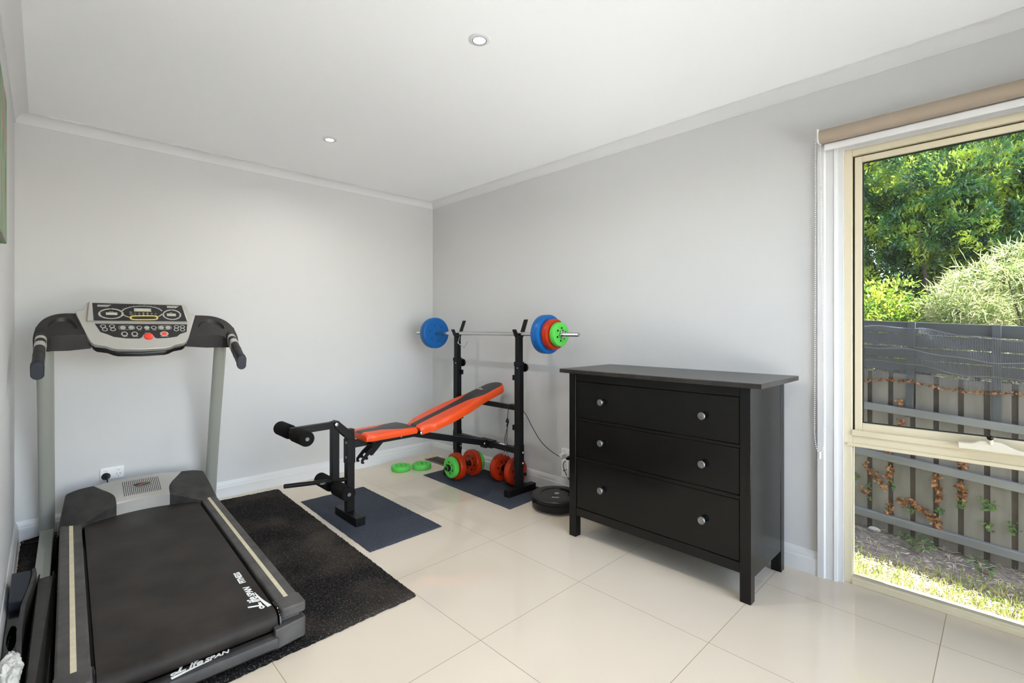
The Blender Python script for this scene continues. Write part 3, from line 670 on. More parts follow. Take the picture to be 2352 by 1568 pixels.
seatp = dict(L=.355, h=lerp([(0, .112), (.05, .128), (.30, .132), (.355, .128)]), b=lerp([(0, .040), (.12, .048), (.27, .112), (.355, .125)]))
st_ = pad('seat', seatp, .042, (-1.262, -1.000, .533), R(.5), 40)
ca, sa = math.cos(R(16.2)), math.sin(R(16.2))
Tt = frame((-.876 + .655 * ca - .0075 * sa, -.955, .525 + .655 * sa + .0075 * ca), (0, -1, 0), (ca, 0, sa))
obj('lettering', MB().text('FITNESS', .017, Tt, 0, off=.0002, shear=.2), M['white'], bk, BO_)
obj('emblem', MB().add([(.012, .022, .0005), (.026, .019, .0005), (.020, .026, .0005), (.022, .033, .0005), (.014, .027, .0005), (.006, .031, .0005)], [(0, 1, 2, 3, 4, 5)], 0, Tt), M['white'], bk, BO_)
obj('lettering', MB().text('PRO', .015, Tt @ Matrix.Translation((.074, -.001, 0)), 0, off=.0002, shear=.2), M['redprint'], bk, BO_)
# leg developer
LX = -1.413
part('developer_post', MB().box((LX - .023, FY - .019, .215), (LX + .023, FY + .019, .625)))
part('developer_arm', MB().bar((LX - .02, FY, .603), (-1.672, FY, .600), .036, .040))
for yy in (FY - .031, FY + .025): part('pivot_bracket', MB().prism([(LX - .012, .620), (LX + .012, .628), (FX + .004, .548), (FX + .004, .512), (FX - .022, .512), (LX - .006, .588)], lambda a, b: (a, yy, b), lambda a, b: (a, yy + .006, b)), bevel=.001)
bolt((LX, FY - .031, .608), (0, -1, 0), .012)
for z in (.485, .395): bolt((FX - .025, FY - .012, z), (-1, -.25, 0), .008)
for x, z, ya, yb, n in ((-1.655, .588, -1.205, -.790, 'upper'), (LX - .005, .232, -1.205, -.800, 'lower')):
    part('roller_bar', MB().cyl((x, ya - .003, z), (x, yb + .003, z), .0105, 16), M['steel'], 0)
    for a, b in ((ya, ya + .165), (yb - .165, yb)):
        part('foam_roller', MB().tube([(x, a, z), (x, a + .006, z), (x, b - .006, z), (x, b, z)], [.036, .041, .041, .036], 32), M['foam'], 0)
part('weight_peg', MB().cyl((LX + .075, FY, .258), (-1.705, FY - .004, .298), .0125, 18), bevel=0)
part('peg_collar', MB().lathe([(.0125, -.004), (.021, -.004), (.021, .004), (.0125, .004)], frame((-1.490, FY - .001, .2687), (1, 0, 0), (0, 1, 0)), 20, close=True), M['steel'], 0)
# appliance lead hung over the rear bar, plugged in at the side wall
CO = (-.2, -1.4, .3); cd = thing('power_cable', CO, 'thin black cable with inline switch hanging between bench rack and side wall outlet', 'cable')
obj('cord', MB().tube(smooth_path([(-.062, -1.654, .284), (-.066, -1.63, .285), (-.075, -1.56, .312), (-.10, -1.49, .372), (-.135, -1.44, .47), (-.17, -1.405, .565), (-.205, -1.365, .624), (-.235, -1.335, .637), (-.256, -1.322, .628), (-.262, -1.318, .59), (-.262, -1.312, .535)], 8), .0026, 8), M['blkpl'], cd, CO)
obj('inline_switch', MB().tube(smooth_path([(-.262, -1.312, .540), (-.262, -1.311, .525), (-.262, -1.310, .500), (-.262, -1.309, .478), (-.262, -1.309, .462)], 4), [.003, .004, .005, .0075, .010, .0115, .012, .0115, .011, .009, .0075, .006, .005, .004, .004, .003, .003][:17], 14), M['glossblk'], cd, CO)
obj('switch_button', MB().cyl((-.2725, -1.312, .498), (-.2745, -1.3125, .498), .006, 14), M['silver'], cd, CO)
for k, dy in enumerate((0.006, -.004)):
    obj('cord', MB().tube(smooth_path([(-.262, -1.309, .464), (-.264, -1.306 + dy, .43), (-.268, -1.302 + dy * 2, .38), (-.268, -1.306 + dy * 2.2, .33), (-.268, -1.300 + dy * 3, .275)], 8), .0022, 8), M['blkpl'], cd, CO)
    obj('cord_tip', MB().cyl((-.268, -1.300 + dy * 3, .278), (-.268, -1.300 + dy * 3, .262), .004, 10), M['bolt'], cd, CO)
obj('plug', MB().box((-.066, -1.660, .276), (-.010, -1.632, .300)), M['whitepl'], cd, CO, .004)
# ------------------------------------------------------------------ treadmill (local u right, v forward, z up; rear edge at v=0)
tm = thing('treadmill', (-2.308, -1.97, .013), 'grey and black motorised treadmill with silver console along the left wall', 'treadmill', None, R(-1.5))
ZO = .013
def tp(name, mb, m, parent=None, bevel=.003, **k): return obj(name, mb, m, parent or tm, (0, 0, ZO), bevel, **k)
def zr(v): return .147 + .024 * v / 1.5                                   # rail top height
HWI, HWO = .264, .347
# side rails with cream strips
for s in (-1, 1):
    mb = MB(); pts = [(.085, 0), (1.52, 0)]
    mb.sweep([(HWI, -.075), (HWI, -.004), (HWI + .004, 0), (HWO - .006, 0), (HWO, -.006), (HWO, -.075)], [((0, v, zr(v)), (s, 0, 0), (0, 0, 1)) for v in (.085, 1.52)])
    rl = tp('side_rail', mb, M['rail'], bevel=.0015)
    st = MB().sweep([(-.0075, -.001), (-.0075, .0008), (.0075, .0008), (.0075, -.001)], [((s * .304, v, zr(v)), (s, 0, 0), (0, 0, 1)) for v in (.088, 1.50)])
    tp('cream_strip', st, M['cream'], rl, 0)
# deck body, running belt wrapped round the rear roller
tp('deck_frame', MB().box((-HWO + .012, .06, .04), (HWO - .012, 1.80, .10)), M['blkpl'])
rr = .036; zc = zr(0) - .012 - rr
prof = [(v, zr(v) - .012) for v in (1.62, 1.2, .8, .4, .06)] + [(.052 - rr * math.sin(R(a)), zc + rr * math.cos(R(a))) for a in range(0, 181, 12)] + [(1.62, zc - rr + .02)]
prof = [(a, b) for a, b in prof]
bl_ = tp('running_belt', MB().prism(prof, lambda a, b: (-.253, a, b), lambda a, b: (.253, a, b)), M['belt'], bevel=0, ang=25)
TB = frame((.224, .100, zr(.1) - .0112), (0, 1, .024 / 1.5), (-1, 0, 0))
def logo(T, sc, sp=''):
    mb = MB()
    # script L with loop, then i f e, small capitals SPAN, and a tapering underline
    L_ = [(.010, .016), (.022, .024), (.034, .038), (.040, .050), (.037, .056), (.029, .050), (.019, .033), (.010, .016), (.001, .005), (-.009, -.001), (-.015, .002), (-.010, .007), (.001, .004), (.014, -.001), (.028, .001), (.037, .008)]
    pts = smooth_path([(x * sc, y * sc, .0006) for x, y in [(.008, .005), (.000, .010), (-.010, .010), (-.015, .004), (-.010, -.002), (.000, .000), (.010, .003)]], 5)
    def stroke(path, w):
        vs, fs = [], []; n = len(path)
        for i, p in enumerate(path):
            t = (path[min(i + 1, n - 1)] - path[max(0, i - 1)]).normalized(); q = Vector((-t.y, t.x, 0)) * w[i]
            for o in (q, -q): vs.append((p.x + o.x, p.y + o.y, .0001)); vs.append((p.x + o.x, p.y + o.y, .0009))
        for i in range(n - 1):
            a, b = i * 4, i * 4 + 4; fs += [(a + 1, a + 3, b + 3, b + 1), (a, b, b + 2, a + 2), (a, a + 1, b + 1, b), (a + 2, b + 2, b + 3, a + 3)]
        fs += [(0, 2, 3, 1), ((n - 1) * 4, (n - 1) * 4 + 1, (n - 1) * 4 + 3, (n - 1) * 4 + 2)]
        mb.add(vs, fs, 0, T)
    stroke(pts, [.0031 * sc] * len(pts))
    un = [Vector((x * sc, y * sc, 0)) for x, y in [(-.018, -.020), (.01, -.015), (.05, -.0085), (.09, -.005), (.125, -.0035)]]
    un = smooth_path(un, 5); n = len(un); stroke(un, [(.0072 * (1 - i / (n - 1)) ** .8 + .0006) * sc for i in range(n)])
    mb.text('L', .064 * sc, T @ Matrix.Translation((.001 * sc, 0, 0)), 0, ext=.0005, off=.0016 * sc, shear=.42)
    mb.text('ife', .052 * sc, T @ Matrix.Translation((.043 * sc, -.001 * sc, 0)), 0, ext=.0005, off=.0012 * sc, shear=.35)
    mb.text('SPAN', .033 * sc, T @ Matrix.Translation((.100 * sc, .001 * sc, 0)), 0, ext=.0005, off=.001 * sc, shear=.3, sx=1.12)
    if sp: mb.text(sp, .037 * sc, T @ Matrix.Translation((.235 * sc, .002 * sc, 0)), 0, ext=.0005, off=.001 * sc, shear=.1, sx=1.0)
    return mb
tp('lettering', logo(TB, .96), M['white'], bl_, 0, smooth=False)
tp('lettering', MB().text('FITNESS', .032 * .96, TB @ Matrix.Translation((.235 * .96, .002, 0)), 0, ext=.0005, off=.001, shear=.1), M['white'], bl_, 0, smooth=False)
# rear end caps, ledge with lettering
for s in (-1, 1):
    ec = MB()
    ec.prism([(.262, .092), (.350, .092), (.350, .012), (.345, .004), (.270, .004), (.262, .012)], lambda a, b: (s * a, b, zr(.03) + .002), lambda a, b: (s * a, b, zr(.03) - .034))
    ec.prism([(.262, .10), (.349, .10), (.349, .008), (.343, 0), (.235, -.018), (.235, .01), (.262, .03)], lambda a, b: (s * a, b, .094), lambda a, b: (s * a, b, .022))
    ec.box((s * .262 if s > 0 else -.335, .03, .08), (.335 if s > 0 else -.262, .10, .12))
    tp('end_cap', ec, M['rail'], bevel=.005, seg=3)
    gd = MB().prism([(.1, zr(0) - .006), (.052, zr(0) - .002), (.025, zr(0) - .010), (.008, zr(0) - .03), (.004, zr(0) - .06), (.014, zr(0) - .07), (.022, zr(0) - .05), (.03, zr(0) - .03), (.10, zr(0) - .02)], lambda a, b: (s * .2555, a, b), lambda a, b: (s * .2645, a, b))
    tp('belt_guide', gd, M['glossblk'], bevel=.002)
lp = [(.035, .030), (.035, .060), (.020, .070), (-.012, .070), (-.021, .066), (-.026, .056), (-.026, .034), (-.018, .026)]
lg_ = tp('rear_ledge', MB().prism(lp, lambda a, b: (-.245, a, b), lambda a, b: (.245, a, b)), M['char'], bevel=.003)
tp('lettering', logo(frame((-.060, .004, .0702), (1, 0, 0), (0, 1, 0)), .80), M['white'], lg_, 0, smooth=False)
# motor hood
VB = 1.765
def vf(u): return 1.468 + .085 * max(0, 1 - (abs(u) / .25) ** 2.2) if abs(u) < .25 else 1.468
def lipz(u): return zr(1.47) + .002 + .054 * min(1, max(0, (.265 - abs(u)) / .15))
def hz(u, t):
    e = max(0, (abs(u) - .25) / .10); crown = .008 * max(0, 1 - (abs(u) / .17) ** 4)
    return lipz(u) + (.292 - .012 * (abs(u) / .33) ** 2 - lipz(u)) * (t ** .85) - .03 * e * e * (1 - .3 * t) + crown * min(1, t * 3)
def uo(t): return .352 - .030 * t
def ub(t): return .120 + .010 * t + .080 * max(0, (t - .2) / .8) ** 1.6
def hood_patch(a, b, nu, nt, crown=True):
    """a(t), b(t): u limits; top surface, front face down to deck, back face"""
    mb = MB(); vs = []; rows = 0; fs = []
    def P(u, t, zoff=0):
        v = vf(u) + (VB - .02 * (abs(u) / .33) ** 4 - vf(u)) * t; return (u, v, hz(u, t) + zoff)
    R_ = []
    R_.append([(a(0) + (b(0) - a(0)) * i / nu, None, 'f') for i in range(nu + 1)])
    grid = []
    row = [];
    for i in range(nu + 1): u = a(0) + (b(0) - a(0)) * i / nu; row.append((u, vf(u), zr(1.47) - .011 if abs(u) < .26 else zr(1.47) - .03))
    grid.append(row)
    row = []
    for i in range(nu + 1): u = a(0) + (b(0) - a(0)) * i / nu; p = P(u, 0, -.003); row.append((p[0], p[1] - .001, p[2]))
    grid.append(row)
    for k in range(nt + 1):
        t = .02 + .98 * k / nt; grid.append([P(a(t) + (b(t) - a(t)) * i / nu, t) for i in range(nu + 1)])
    grid.append([(x, y + .012, z - .010) for x, y, z in grid[-1]]); grid.append([(x, VB + .04, .03) for x, y, z in grid[-1]])
    n = nu + 1
    for r in grid: vs += r
    for j in range(len(grid) - 1):
        for i in range(nu): fs.append((j * n + i, j * n + i + 1, (j + 1) * n + i + 1, (j + 1) * n + i))
    return mb.add(vs, fs), grid
c_, _ = hood_patch(lambda t: -ub(t), lambda t: ub(t), 24, 16); hc = tp('hood_centre', c_, M['silver'], bevel=0, ang=40)
for s in (-1, 1):
    mb, g = hood_patch(lambda t: s * ub(t), lambda t: s * uo(t), 18, 16)
    vs = []; fs = []                                                     # outer side wall
    for j in range(1, len(g)): x, y, z = g[j][-1]; vs += [(x, y, z), (x + s * .006, y, z - .012), (x + s * .008, y, .03)]
    for j in range(len(g) - 2):
        for q in range(2): fs.append((j * 3 + q, j * 3 + q + 1, j * 3 + q + 4, j * 3 + q + 3))
    tp('hood_side', mb.add(vs, fs), M['char'], bevel=0, ang=45)
gv = MB()
for k in range(20):
    u = -.083 + k * .166 / 19; pts = []
    for q in range(9): t = .16 + .66 * q / 8; v = vf(u) + (VB - vf(u)) * t; pts.append((u, v, hz(u, t) - .0004))
    gv.tube(pts, .0017, 6)
tp('vent_slots', gv, M['seal'], hc, 0)
ve, te = 1.672, .52; ze = hz(0, te) + .001; slope = (hz(0, .7) - hz(0, .35)) / ((VB - vf(0)) * .35)
TE = frame((.002, vf(0) + (VB - vf(0)) * te, ze), (1, 0, 0), (0, 1, slope))
em = tp('emblem', MB().lathe([(0, .004), (.040, .004), (.0455, .0025), (.047, 0), (0, 0)], TE @ Matrix.Diagonal((1, .42, 1, 1)), 36), M['chrome'], hc, 0)
bdg = MB().lathe([(0, .0046), (.041, .0046), (.041, .0035), (0, .0035)], TE @ Matrix.Diagonal((1, .40, 1, 1)), 36, 0)
bdg.add([(-.022, -.008, .005), (-.008, -.010, .005), (.004, -.002, .005), (.013, .010, .005), (.001, .009, .005), (-.009, .002, .005)], [(0, 1, 2, 3, 4, 5)], 1, TE)
bdg.add([(.005, .000, .005), (.034, .003, .005), (.034, .005, .005), (.010, .005, .005)], [(0, 1, 2, 3)], 2, TE)
bdg.add([(-.024, -.0095, .0051), (.000, -.0075, .0051), (.006, -.004, .0051), (-.002, -.006, .0051)], [(0, 1, 2, 3)], 2, TE)
tp('emblem_badge', bdg, [M['panel'], M['redprint'], M['yellow']], hc, 0, smooth=False, fixn=False)
# uprights and floor base
for u in (-.402, .384):
    pts = smooth_path([(u, 1.865, .06), (u, 1.80, .33), (u, 1.70, .68), (u, 1.615, .94), (u, 1.565, 1.115)], 6)
    tp('upright', MB().tube(pts, .027, 22, flat=(1., 1.25)), M['tubegr'], bevel=0)
    tp('base_tube', MB().box((u - .0275, 1.00 if u < 0 else 1.50, .028), (u + .0275, 1.845, .066 if u < 0 else .050)).box((u - .029, 1.815, .024), (u + .029, 1.90, .072)), M['tubegr'])
tp('base_crossbar', MB().box((-.36, 1.85, .022), (.34, 1.895, .060)), M['tubegr'])
for u in (-.40, .38): tp('base_foot', MB().cyl((u, 1.87, ZO), (u, 1.87, .03), .022, 16), M['blkpl'])
cv = MB(); vs = []; fs = []
for k in range(13):
    t = max(0, k - 1) / 11; v = 1.06 - .055 * (k > 0) - 1.065 * t; c1 = -.362 - .034 * t; zz = .112 - .040 * t
    row = [(-.411, v, .016), (-.413, v, .106), (-.408, v, .117), (c1 - .010, v, .119), (c1, v, .116), (-.356 + .0 * t, v, zz - .008), (-.3545, v, zz - .018), (-.3545, v, .016)]
    vs += row
for k in range(12):
    for j in range(7):
        if k or j not in (2, 3): fs.append((k * 8 + j, k * 8 + j + 1, k * 8 + 9 + j, k * 8 + 8 + j))
fs.append(tuple(range(96, 104)))
co = tp('base_cover', cv.add(vs, fs), M['char'], bevel=0, ang=30); sm = co.modifiers.new('shell', 'SOLIDIFY'); sm.thickness = .004; sm.offset = -1
tp('base_cover_dark_fill', MB().box((-.408, .0, .072), (-.360, 1.052, .088)), M['seal'], co, 0)  # black box filling the dark inside of the hollow cover
# console
UC, V0, Z0, V1, Z1 = -.0235, 1.365, 1.083, 1.545, 1.325
LW = math.hypot(V1 - V0, Z1 - Z0); FR = frame((UC, V0, Z0), (1, 0, 0), (0, V1 - V0, Z1 - Z0))
def con(X, Y):                                                            # label-sheet units (0..2350, 0..1250) to face metres
    Yp = Y - (X - 1185) * .034 * (662 - Y) / 462; z = 1.185 + (662 - Yp) / 7.84 * .00243
    return (X - 1185) * .000238, (z - Z0) / (Z1 - Z0) * LW
def fm(h): return lambda a, b: tuple(FR @ Vector((a, b, h)))
def mirror(h): return h + [(-x, y) for x, y in reversed(h) if abs(x) > 1e-6]
Wt = LW
tray = mirror([(0, -.010), (.100, -.006), (.125, .002), (.148, .016), (.172, .022), (.190, .026), (.205, .040), (.217, .068), (.262, .225), (.263, .238), (.258, .246), (.235, .248), (.222, Wt - .004), (.216, Wt)])
cs = tp('console', MB().prism(tray, fm(0), fm(-.026)), M['silver'], bevel=.007, seg=3)
under = [(x * .985, y - .006 if y < .2 else y - .012) for x, y in tray]
tp('console_underside', MB().prism(under, fm(-.024), lambda a, b: (FR @ Vector((a * .97, b, -.030)))[:2] + ((FR @ Vector((a, b, -.03))).z - .018,)), M['glossblk'], cs, .004)
mod = [(-.216, .166), (.216, .166), (.219, Wt - .012), (.205, Wt - .001), (-.205, Wt - .001), (-.219, Wt - .012)]
mod = [(-.222, .172), (.222, .172), (.212, Wt - .001), (-.212, Wt - .001)]
tp('console_upper', MB().prism(mod, fm(.012), fm(-.002)), M['silver'], cs, .006, seg=3)
HU = .0122
pu = [con(355, 215), con(2022, 268), con(2088, 553), con(372, 538)]
tp('display_panel', MB().prism(pu, fm(HU), fm(HU - .002)), M['panel'], cs, 0, smooth=False)
pl = [con(388, 573), con(2095, 586), con(2062, 720), con(1930, 755), con(1860, 800), con(1700, 822), con(1470, 832), con(1430, 815), con(1400, 770), con(1310, 745), con(1230, 765), con(1195, 815), con(1150, 836), con(900, 833), con(700, 808), con(600, 765), con(480, 722)]
kp = tp('keypad_panel', MB().prism(pl, fm(.0006), fm(-.001)), M['panel'], cs, 0, smooth=False)
def ell(mb, X, Y, rx, ry, h, mi=0, inner=0., n=32, a0=0, a1=360):
    """flat ellipse or ring sector on the face, thickness .0004"""
    vs, fs = [], []; full = a1 - a0 >= 360; k = n if full else n + 1
    for i in range(k):
        a = R(a0 + (a1 - a0) * i / n)
        for f_ in ((1., inner) if inner else (1.,)): vs.append(fm(h)(*con(X + rx * f_ * math.cos(a), Y - ry * (f_ if not inner or f_ == 1 else f_ - .02) * math.sin(a))))
    if inner:
        for i in range(n): j = (i + 1) % k; fs.append((2 * i, 2 * j, 2 * j + 1, 2 * i + 1))
    else: fs.append(tuple(range(k)))
    return mb.add(vs, fs, mi)
for X, Y, rx, ry in ((672, 418, 222, 98), (1802, 438, 186, 94)):
    mb = MB(); ell(mb, X, Y, rx, ry, HU + .0004, 0, .83, 44); ell(mb, X, Y, rx * .82, ry * .80, HU + .0004, 1)
    for a in (20, 90, 160, 215, 325): mb.add([fm(HU + .0006)(*con(X + rx * r_ * math.cos(R(a + d_)), Y - ry * r_ * math.sin(R(a + d_)))) for r_, d_ in ((.78, -3), (1.0, -1), (1.0, 1), (.78, 3))], [(0, 1, 2, 3)], 1)
    tp('dial', mb, [M['silver'], M['seal']], cs, 0, smooth=False)
mb = MB(); ell(mb, 1240, 395, 395, 122, HU + .0003, 0, .93, 40, 12, 168); ell(mb, 1240, 395, 360, 105, HU + .0003, 1); ell(mb, 1240, 395, 395, 122, HU + .0003, 0, .93, 14, 198, 232); ell(mb, 1240, 395, 395, 122, HU + .0003, 0, .93, 14, 310, 345)
tp('dial', mb, [M['silver'], M['seal']], cs, 0, smooth=False)
def quad(X0, Y0, X1, Y1, h, mb, mi=0): return mb.add([fm(h)(*con(*p)) for p in ((X0, Y1), (X1, Y1 + (X1 - X0) * .02), (X1, Y0 + (X1 - X0) * .02), (X0, Y0))], [(0, 1, 2, 3)], mi)
def label(mb, s_, X, Y, size, mi=0, h=HU + .0008):
    u, w_ = con(X, Y); mb.text(s_, size, FR @ Matrix.Translation((u, w_, h)), mi, ext=.0001, align='CENTER')
for (X0, Y0, X1, Y1), s_, sz in (((1085, 318, 1405, 378), '8888', .0185), ((580, 392, 782, 440), '888', .0145), ((1700, 415, 1882, 462), '888', .0140)):
    sc = tp('display_screen', quad(X0, Y0, X1, Y1, HU + .0006, MB()), M['lcd'], cs, 0, smooth=False, fixn=False)
    d_ = MB(); u, w_ = con((X0 + X1) / 2, Y1 - 6); d_.text(s_, sz, FR @ Matrix.Translation((u, w_, HU + .0008)), 0, ext=.0001, align='CENTER', sx=1.45); tp('digits', d_, M['lcdseg'], cs, 0, smooth=False)
mb = MB(); label(mb, 'INCLINE', 672, 386, .0048); label(mb, 'SPEED', 1785, 410, .0048)
for X, Y, s_ in ((1020, 390, 'SPEED'), (1025, 412, 'INCLINE'), (1030, 440, 'PROGRAM')): label(mb, s_, X, Y, .0036)
for i, a in enumerate((150, 143, 135, 124, 112, 96, 84, 66, 54, 45, 37)): label(mb, str(i + 2), 1240 + 415 * math.cos(R(a)), 395 - 133 * math.sin(R(a)), .0042)
for k in range(3):
    for Xs in (440, 1720): quad(Xs, 252 + k * 14 + (28 if Xs > 1000 else 0), Xs + 240 - 25 * k, 257 + k * 14 + (28 if Xs > 1000 else 0), HU + .0006, mb)
label(mb, 'SAFETY KEY', 1308, 745, .0052, h=.0009)
for s_, X, Y in (('STOP', 1165, 692), ('ENTER', 1305, 692), ('MODE', 1440, 692), ('SELECT', 900, 806), ('INCLINE', 1078, 806), ('START/STOP', 1620, 803)): label(mb, s_, X, Y, .0062, h=.0009)
tp('lettering', mb, M['white'], cs, 0, smooth=False)
mb = MB()
for i in range(6):
    for j in range(2):
        X, Y = 1100 + i * 77, 404 + j * 33 + i * 2; hgt = (6, 12, 20, 20, 12, 8)[i]; mb.add([fm(HU + .0007)(*con(*p)) for p in ((X - 24, Y + 8), (X + 24, Y + 8), (X, Y + 8 - hgt))], [(0, 1, 2)])
def ringrect(mb, X, Y, rx, ry, h, f_):
    """rounded slot outline"""
    vs, fs = [], []; pts = []
    for i in range(40):
        a = 2 * PI * i / 40; c, s_ = math.cos(a), math.sin(a); pts.append((abs(c) ** .45 * (1 if c > 0 else -1), abs(s_) ** .6 * (1 if s_ > 0 else -1)))
    for c, s_ in pts: vs += [fm(h)(*con(X + rx * c, Y - ry * s_)), fm(h)(*con(X + (rx - f_) * c, Y - (ry - f_ * .6) * s_))]
    return mb.add(vs, [(2 * i, 2 * ((i + 1) % 40), 2 * ((i + 1) % 40) + 1, 2 * i + 1) for i in range(40)])
ringrect(mb, 1262, 493, 265, 44, HU + .0007, 32)
tp('yellow_markings', mb, M['yellow'], cs, 0, smooth=False, fixn=False)
fr_ = MB(); ringrect(fr_, 937, 645, 145, 38, .0009, 8); ringrect(fr_, 1640, 645, 132, 38, .0009, 8); tp('key_outline', fr_, M['silver'], cs, 0, smooth=False, fixn=False)
def key(X, Y, rx, ry, m1, m2, name='key'):
    u, w_ = con(X, Y); T = FR @ Matrix.Translation((u, w_, 0)); r_ = rx * .000238; q = (ry / 7.84 * .00243 * LW / (Z1 - Z0)) / r_
    T = T @ Matrix.Diagonal((1, q, 1, 1))
    mb = MB().lathe([(0, .0024), (r_ * .62, .0024), (r_ * .64, .0016)], T, 22, 1).lathe([(r_ * .64, .0016), (r_ * .70, .0024), (r_ * .95, .0022), (r_, .0004)], T, 22, 0)
    tp(name, mb, [m1, m2], cs, 0)
for X, Y in ((528, 622), (678, 620), (556, 678), (695, 677), (1873, 630), (1990, 630), (1862, 680), (1985, 682)): key(X, Y, 52, 30, M['silver'], M['seal'])
for X, Y in ((868, 645), (1015, 645), (1300, 646), (1575, 645), (1702, 645)): key(X, Y, 52, 30, M['silver'], M['silver'])
for X, Y in ((1160, 645), (1430, 645)): key(X, Y, 54, 30, M['silver'], M['seal'])
for X, Y in ((890, 757), (1070, 757)): key(X, Y, 60, 40, M['silver'], M['seal'])
key(1618, 752, 84, 42, M['silver'], M['btnred'])
u, w_ = con(1318, 805); q = .72
tp('stop_button', MB().lathe([(0, .013), (.015, .0125), (.0195, .010), (.0205, .006), (.0205, 0)], FR @ Matrix.Translation((u, w_, 0)) @ Matrix.Diagonal((1, .95, 1, 1)), 32), M['btnred'], cs, 0)['label'] = 'red round stop button'
# handle arms with shallow trays, hand grips
def tmap(s, off=0): return lambda a, w_: (s * a + UC * (1 - (a - .204) / .235), 1.420 + .120 * w_ / .155 + off * .0, 1.153 + .112 * w_ / .155 + off)
for s in (-1, 1):
    arm = [(.204, 0), (.300, -.002), (.350, -.006), (.372, -.018), (.381, -.040), (.383, -.062), (.4385, -.062), (.441, -.02), (.436, .030), (.424, .075), (.400, .115), (.362, .143), (.318, .155), (.246, .156)]
    arm = arm[:5] + [(q.x, q.y) for q in smooth_path([Vector((a, b, 0)) for a, b in arm[6:]], 4)]
    pk = [(.272 + .0, .045)] + [(.326 - .062 * math.cos(R(a)), .047 + .078 * math.sin(R(a))) for a in range(8, 173, 12)] + [(.386, .045)]
    mb = MB().prism(arm, tmap(s), lambda a, w_: (s * a * (.985 if w_ > .1 else 1) + UC * (1 - (a - .204) / .235), 1.420 + .120 * w_ / .155 + (.02 if w_ < .05 else -.01), 1.072 + .30 * max(0, w_) + .10 * max(0, .30 - a)), pocket=(pk, tmap(s, -.022)))
    am = tp('handle_arm', mb, M['handpl'], bevel=.006, seg=3)
    ug = -.412 if s < 0 else .400
    path = smooth_path([(ug, 1.40, 1.134), (ug, 1.36, 1.113), (ug + s * .003, 1.25, 1.050), (ug + s * .005, 1.165, 1.000)], 6)
    def stad(mb, pts, rw, rh, n=24):
        vs, fs = [], []; k = len(pts)
        for i, p in enumerate(pts):
            t = (pts[min(i + 1, k - 1)] - pts[max(0, i - 1)]).normalized(); x = Vector((1, 0, 0)); y = x.cross(t).normalized()
            y = (Vector((0, 0, 1)) * .75 + y * (1 if y.z > 0 else -1) * .25).normalized()
            for j in range(n):
                a = 2 * PI * j / n; c, sn = math.cos(a), math.sin(a); yy = (rh - rw) * (1 if sn >= 0 else -1) + rw * sn; q = p + x * rw * c + y * yy; vs.append(tuple(q))
        for i in range(k - 1):
            for j in range(n): fs.append((i * n + j, i * n + (j + 1) % n, (i + 1) * n + (j + 1) % n, (i + 1) * n + j))
        fs += [tuple(range(n)), tuple(range((k - 1) * n, k * n))]; return mb.add(vs, fs)
    gp = tp('handle_grip', stad(MB(), path, .0205, .036), M['handpl'], bevel=0, ang=40)
    ec = path[-1]; d_ = (path[-1] - path[-2]).normalized(); sd = stad(MB(), [path[-1] - d_ * .012, path[-1] + d_ * .006, path[-1] + d_ * .012], .0235, .041)
    tp('grip_cap', sd, M['navy'], gp, .003)
    for k in (5, 8):
        p = path[k]; q = path[k + 2]; tp('pulse_sensor', stad(MB(), [p + (q - p) * .1, p + (q - p) * .85], .0212, .0367), M['silver'], gp, 0, ang=40)
    tp('sensor_band', stad(MB(), [path[12] + (path[13] - path[12]) * .1, path[12] + (path[13] - path[12]) * .5], .0214, .0369), M['seal'], gp, 0, ang=40)

# black moulded plastic piece and bag between treadmill and wall
ST = (-2.75, -1.45, .013); sp_ = thing('plastic_stool', ST, 'black moulded plastic item with a hand hole standing between treadmill and left wall', 'plastic item')
out = [(-2.771, -.885), (-2.698, -.900), (-2.695, -.96), (-2.702, -1.06), (-2.722, -1.25), (-2.728, -1.45), (-2.725, -1.62), (-2.726, -2.0), (-2.771, -2.0)]
def edge_strip(a, w_): return [(x, y) for x, y in a] + [(x - w_, y) for x, y in reversed(a)]
rim = edge_strip(out[1:8], .013)
obj('rim', MB().prism(rim, lambda a, b: (a, b, .150 - .03 * max(0, (-b - 1.2))), lambda a, b: (a + .0, b, .014)), M['char'], sp_, ST, .003)
hole = [(-2.7535 + .012 * math.cos(R(a)) , -1.40 + .095 * math.sin(R(a))) for a in range(0, 360, 20)]
slab = [(-2.771, -1.17), (-2.733, -1.19), (-2.738, -1.45), (-2.738, -1.99), (-2.771, -1.99)]
obj('handle_panel', MB().prism(slab, lambda a, b: (a, b, .100), lambda a, b: (a, b, .075), holes=[hole]), M['glossblk'], sp_, ST, .002)
obj('end_block', MB().prism([(-2.771, -.89), (-2.713, -.903), (-2.710, -.96), (-2.716, -1.06), (-2.732, -1.175), (-2.771, -1.165)], lambda a, b: (a, b, .146 - .05 * (-b - .89)), lambda a, b: (a, b, .014)), M['navy'], sp_, ST, .004)
bg = MB(); n1, n2 = 70, 48; vs = []; fs = []
from mathutils import noise as NZ
for i in range(n1 + 1):
    for j in range(n2):
        t = i / n1; a = 2 * PI * j / n2; y = -1.70 - .34 * t; r0 = .022 + .022 * math.sin(PI * min(1, t * 1.1 + .15)) ** .7
        p = Vector((math.cos(a), t * 6, math.sin(a))); dsp = NZ.noise(p * 1.7) * .014 - abs(NZ.noise(p * 3.1)) * .016 - abs(NZ.noise(p * 7.)) * .007
        rad = max(.004, r0 + dsp) * (math.sin(PI * (t * .97 + .03)) ** .35)
        vs.append((-2.748 + .68 * rad * math.cos(a) + .004 * math.sin(9 * t), y, .178 + rad * 1.1 * math.sin(a) - .020 * t))
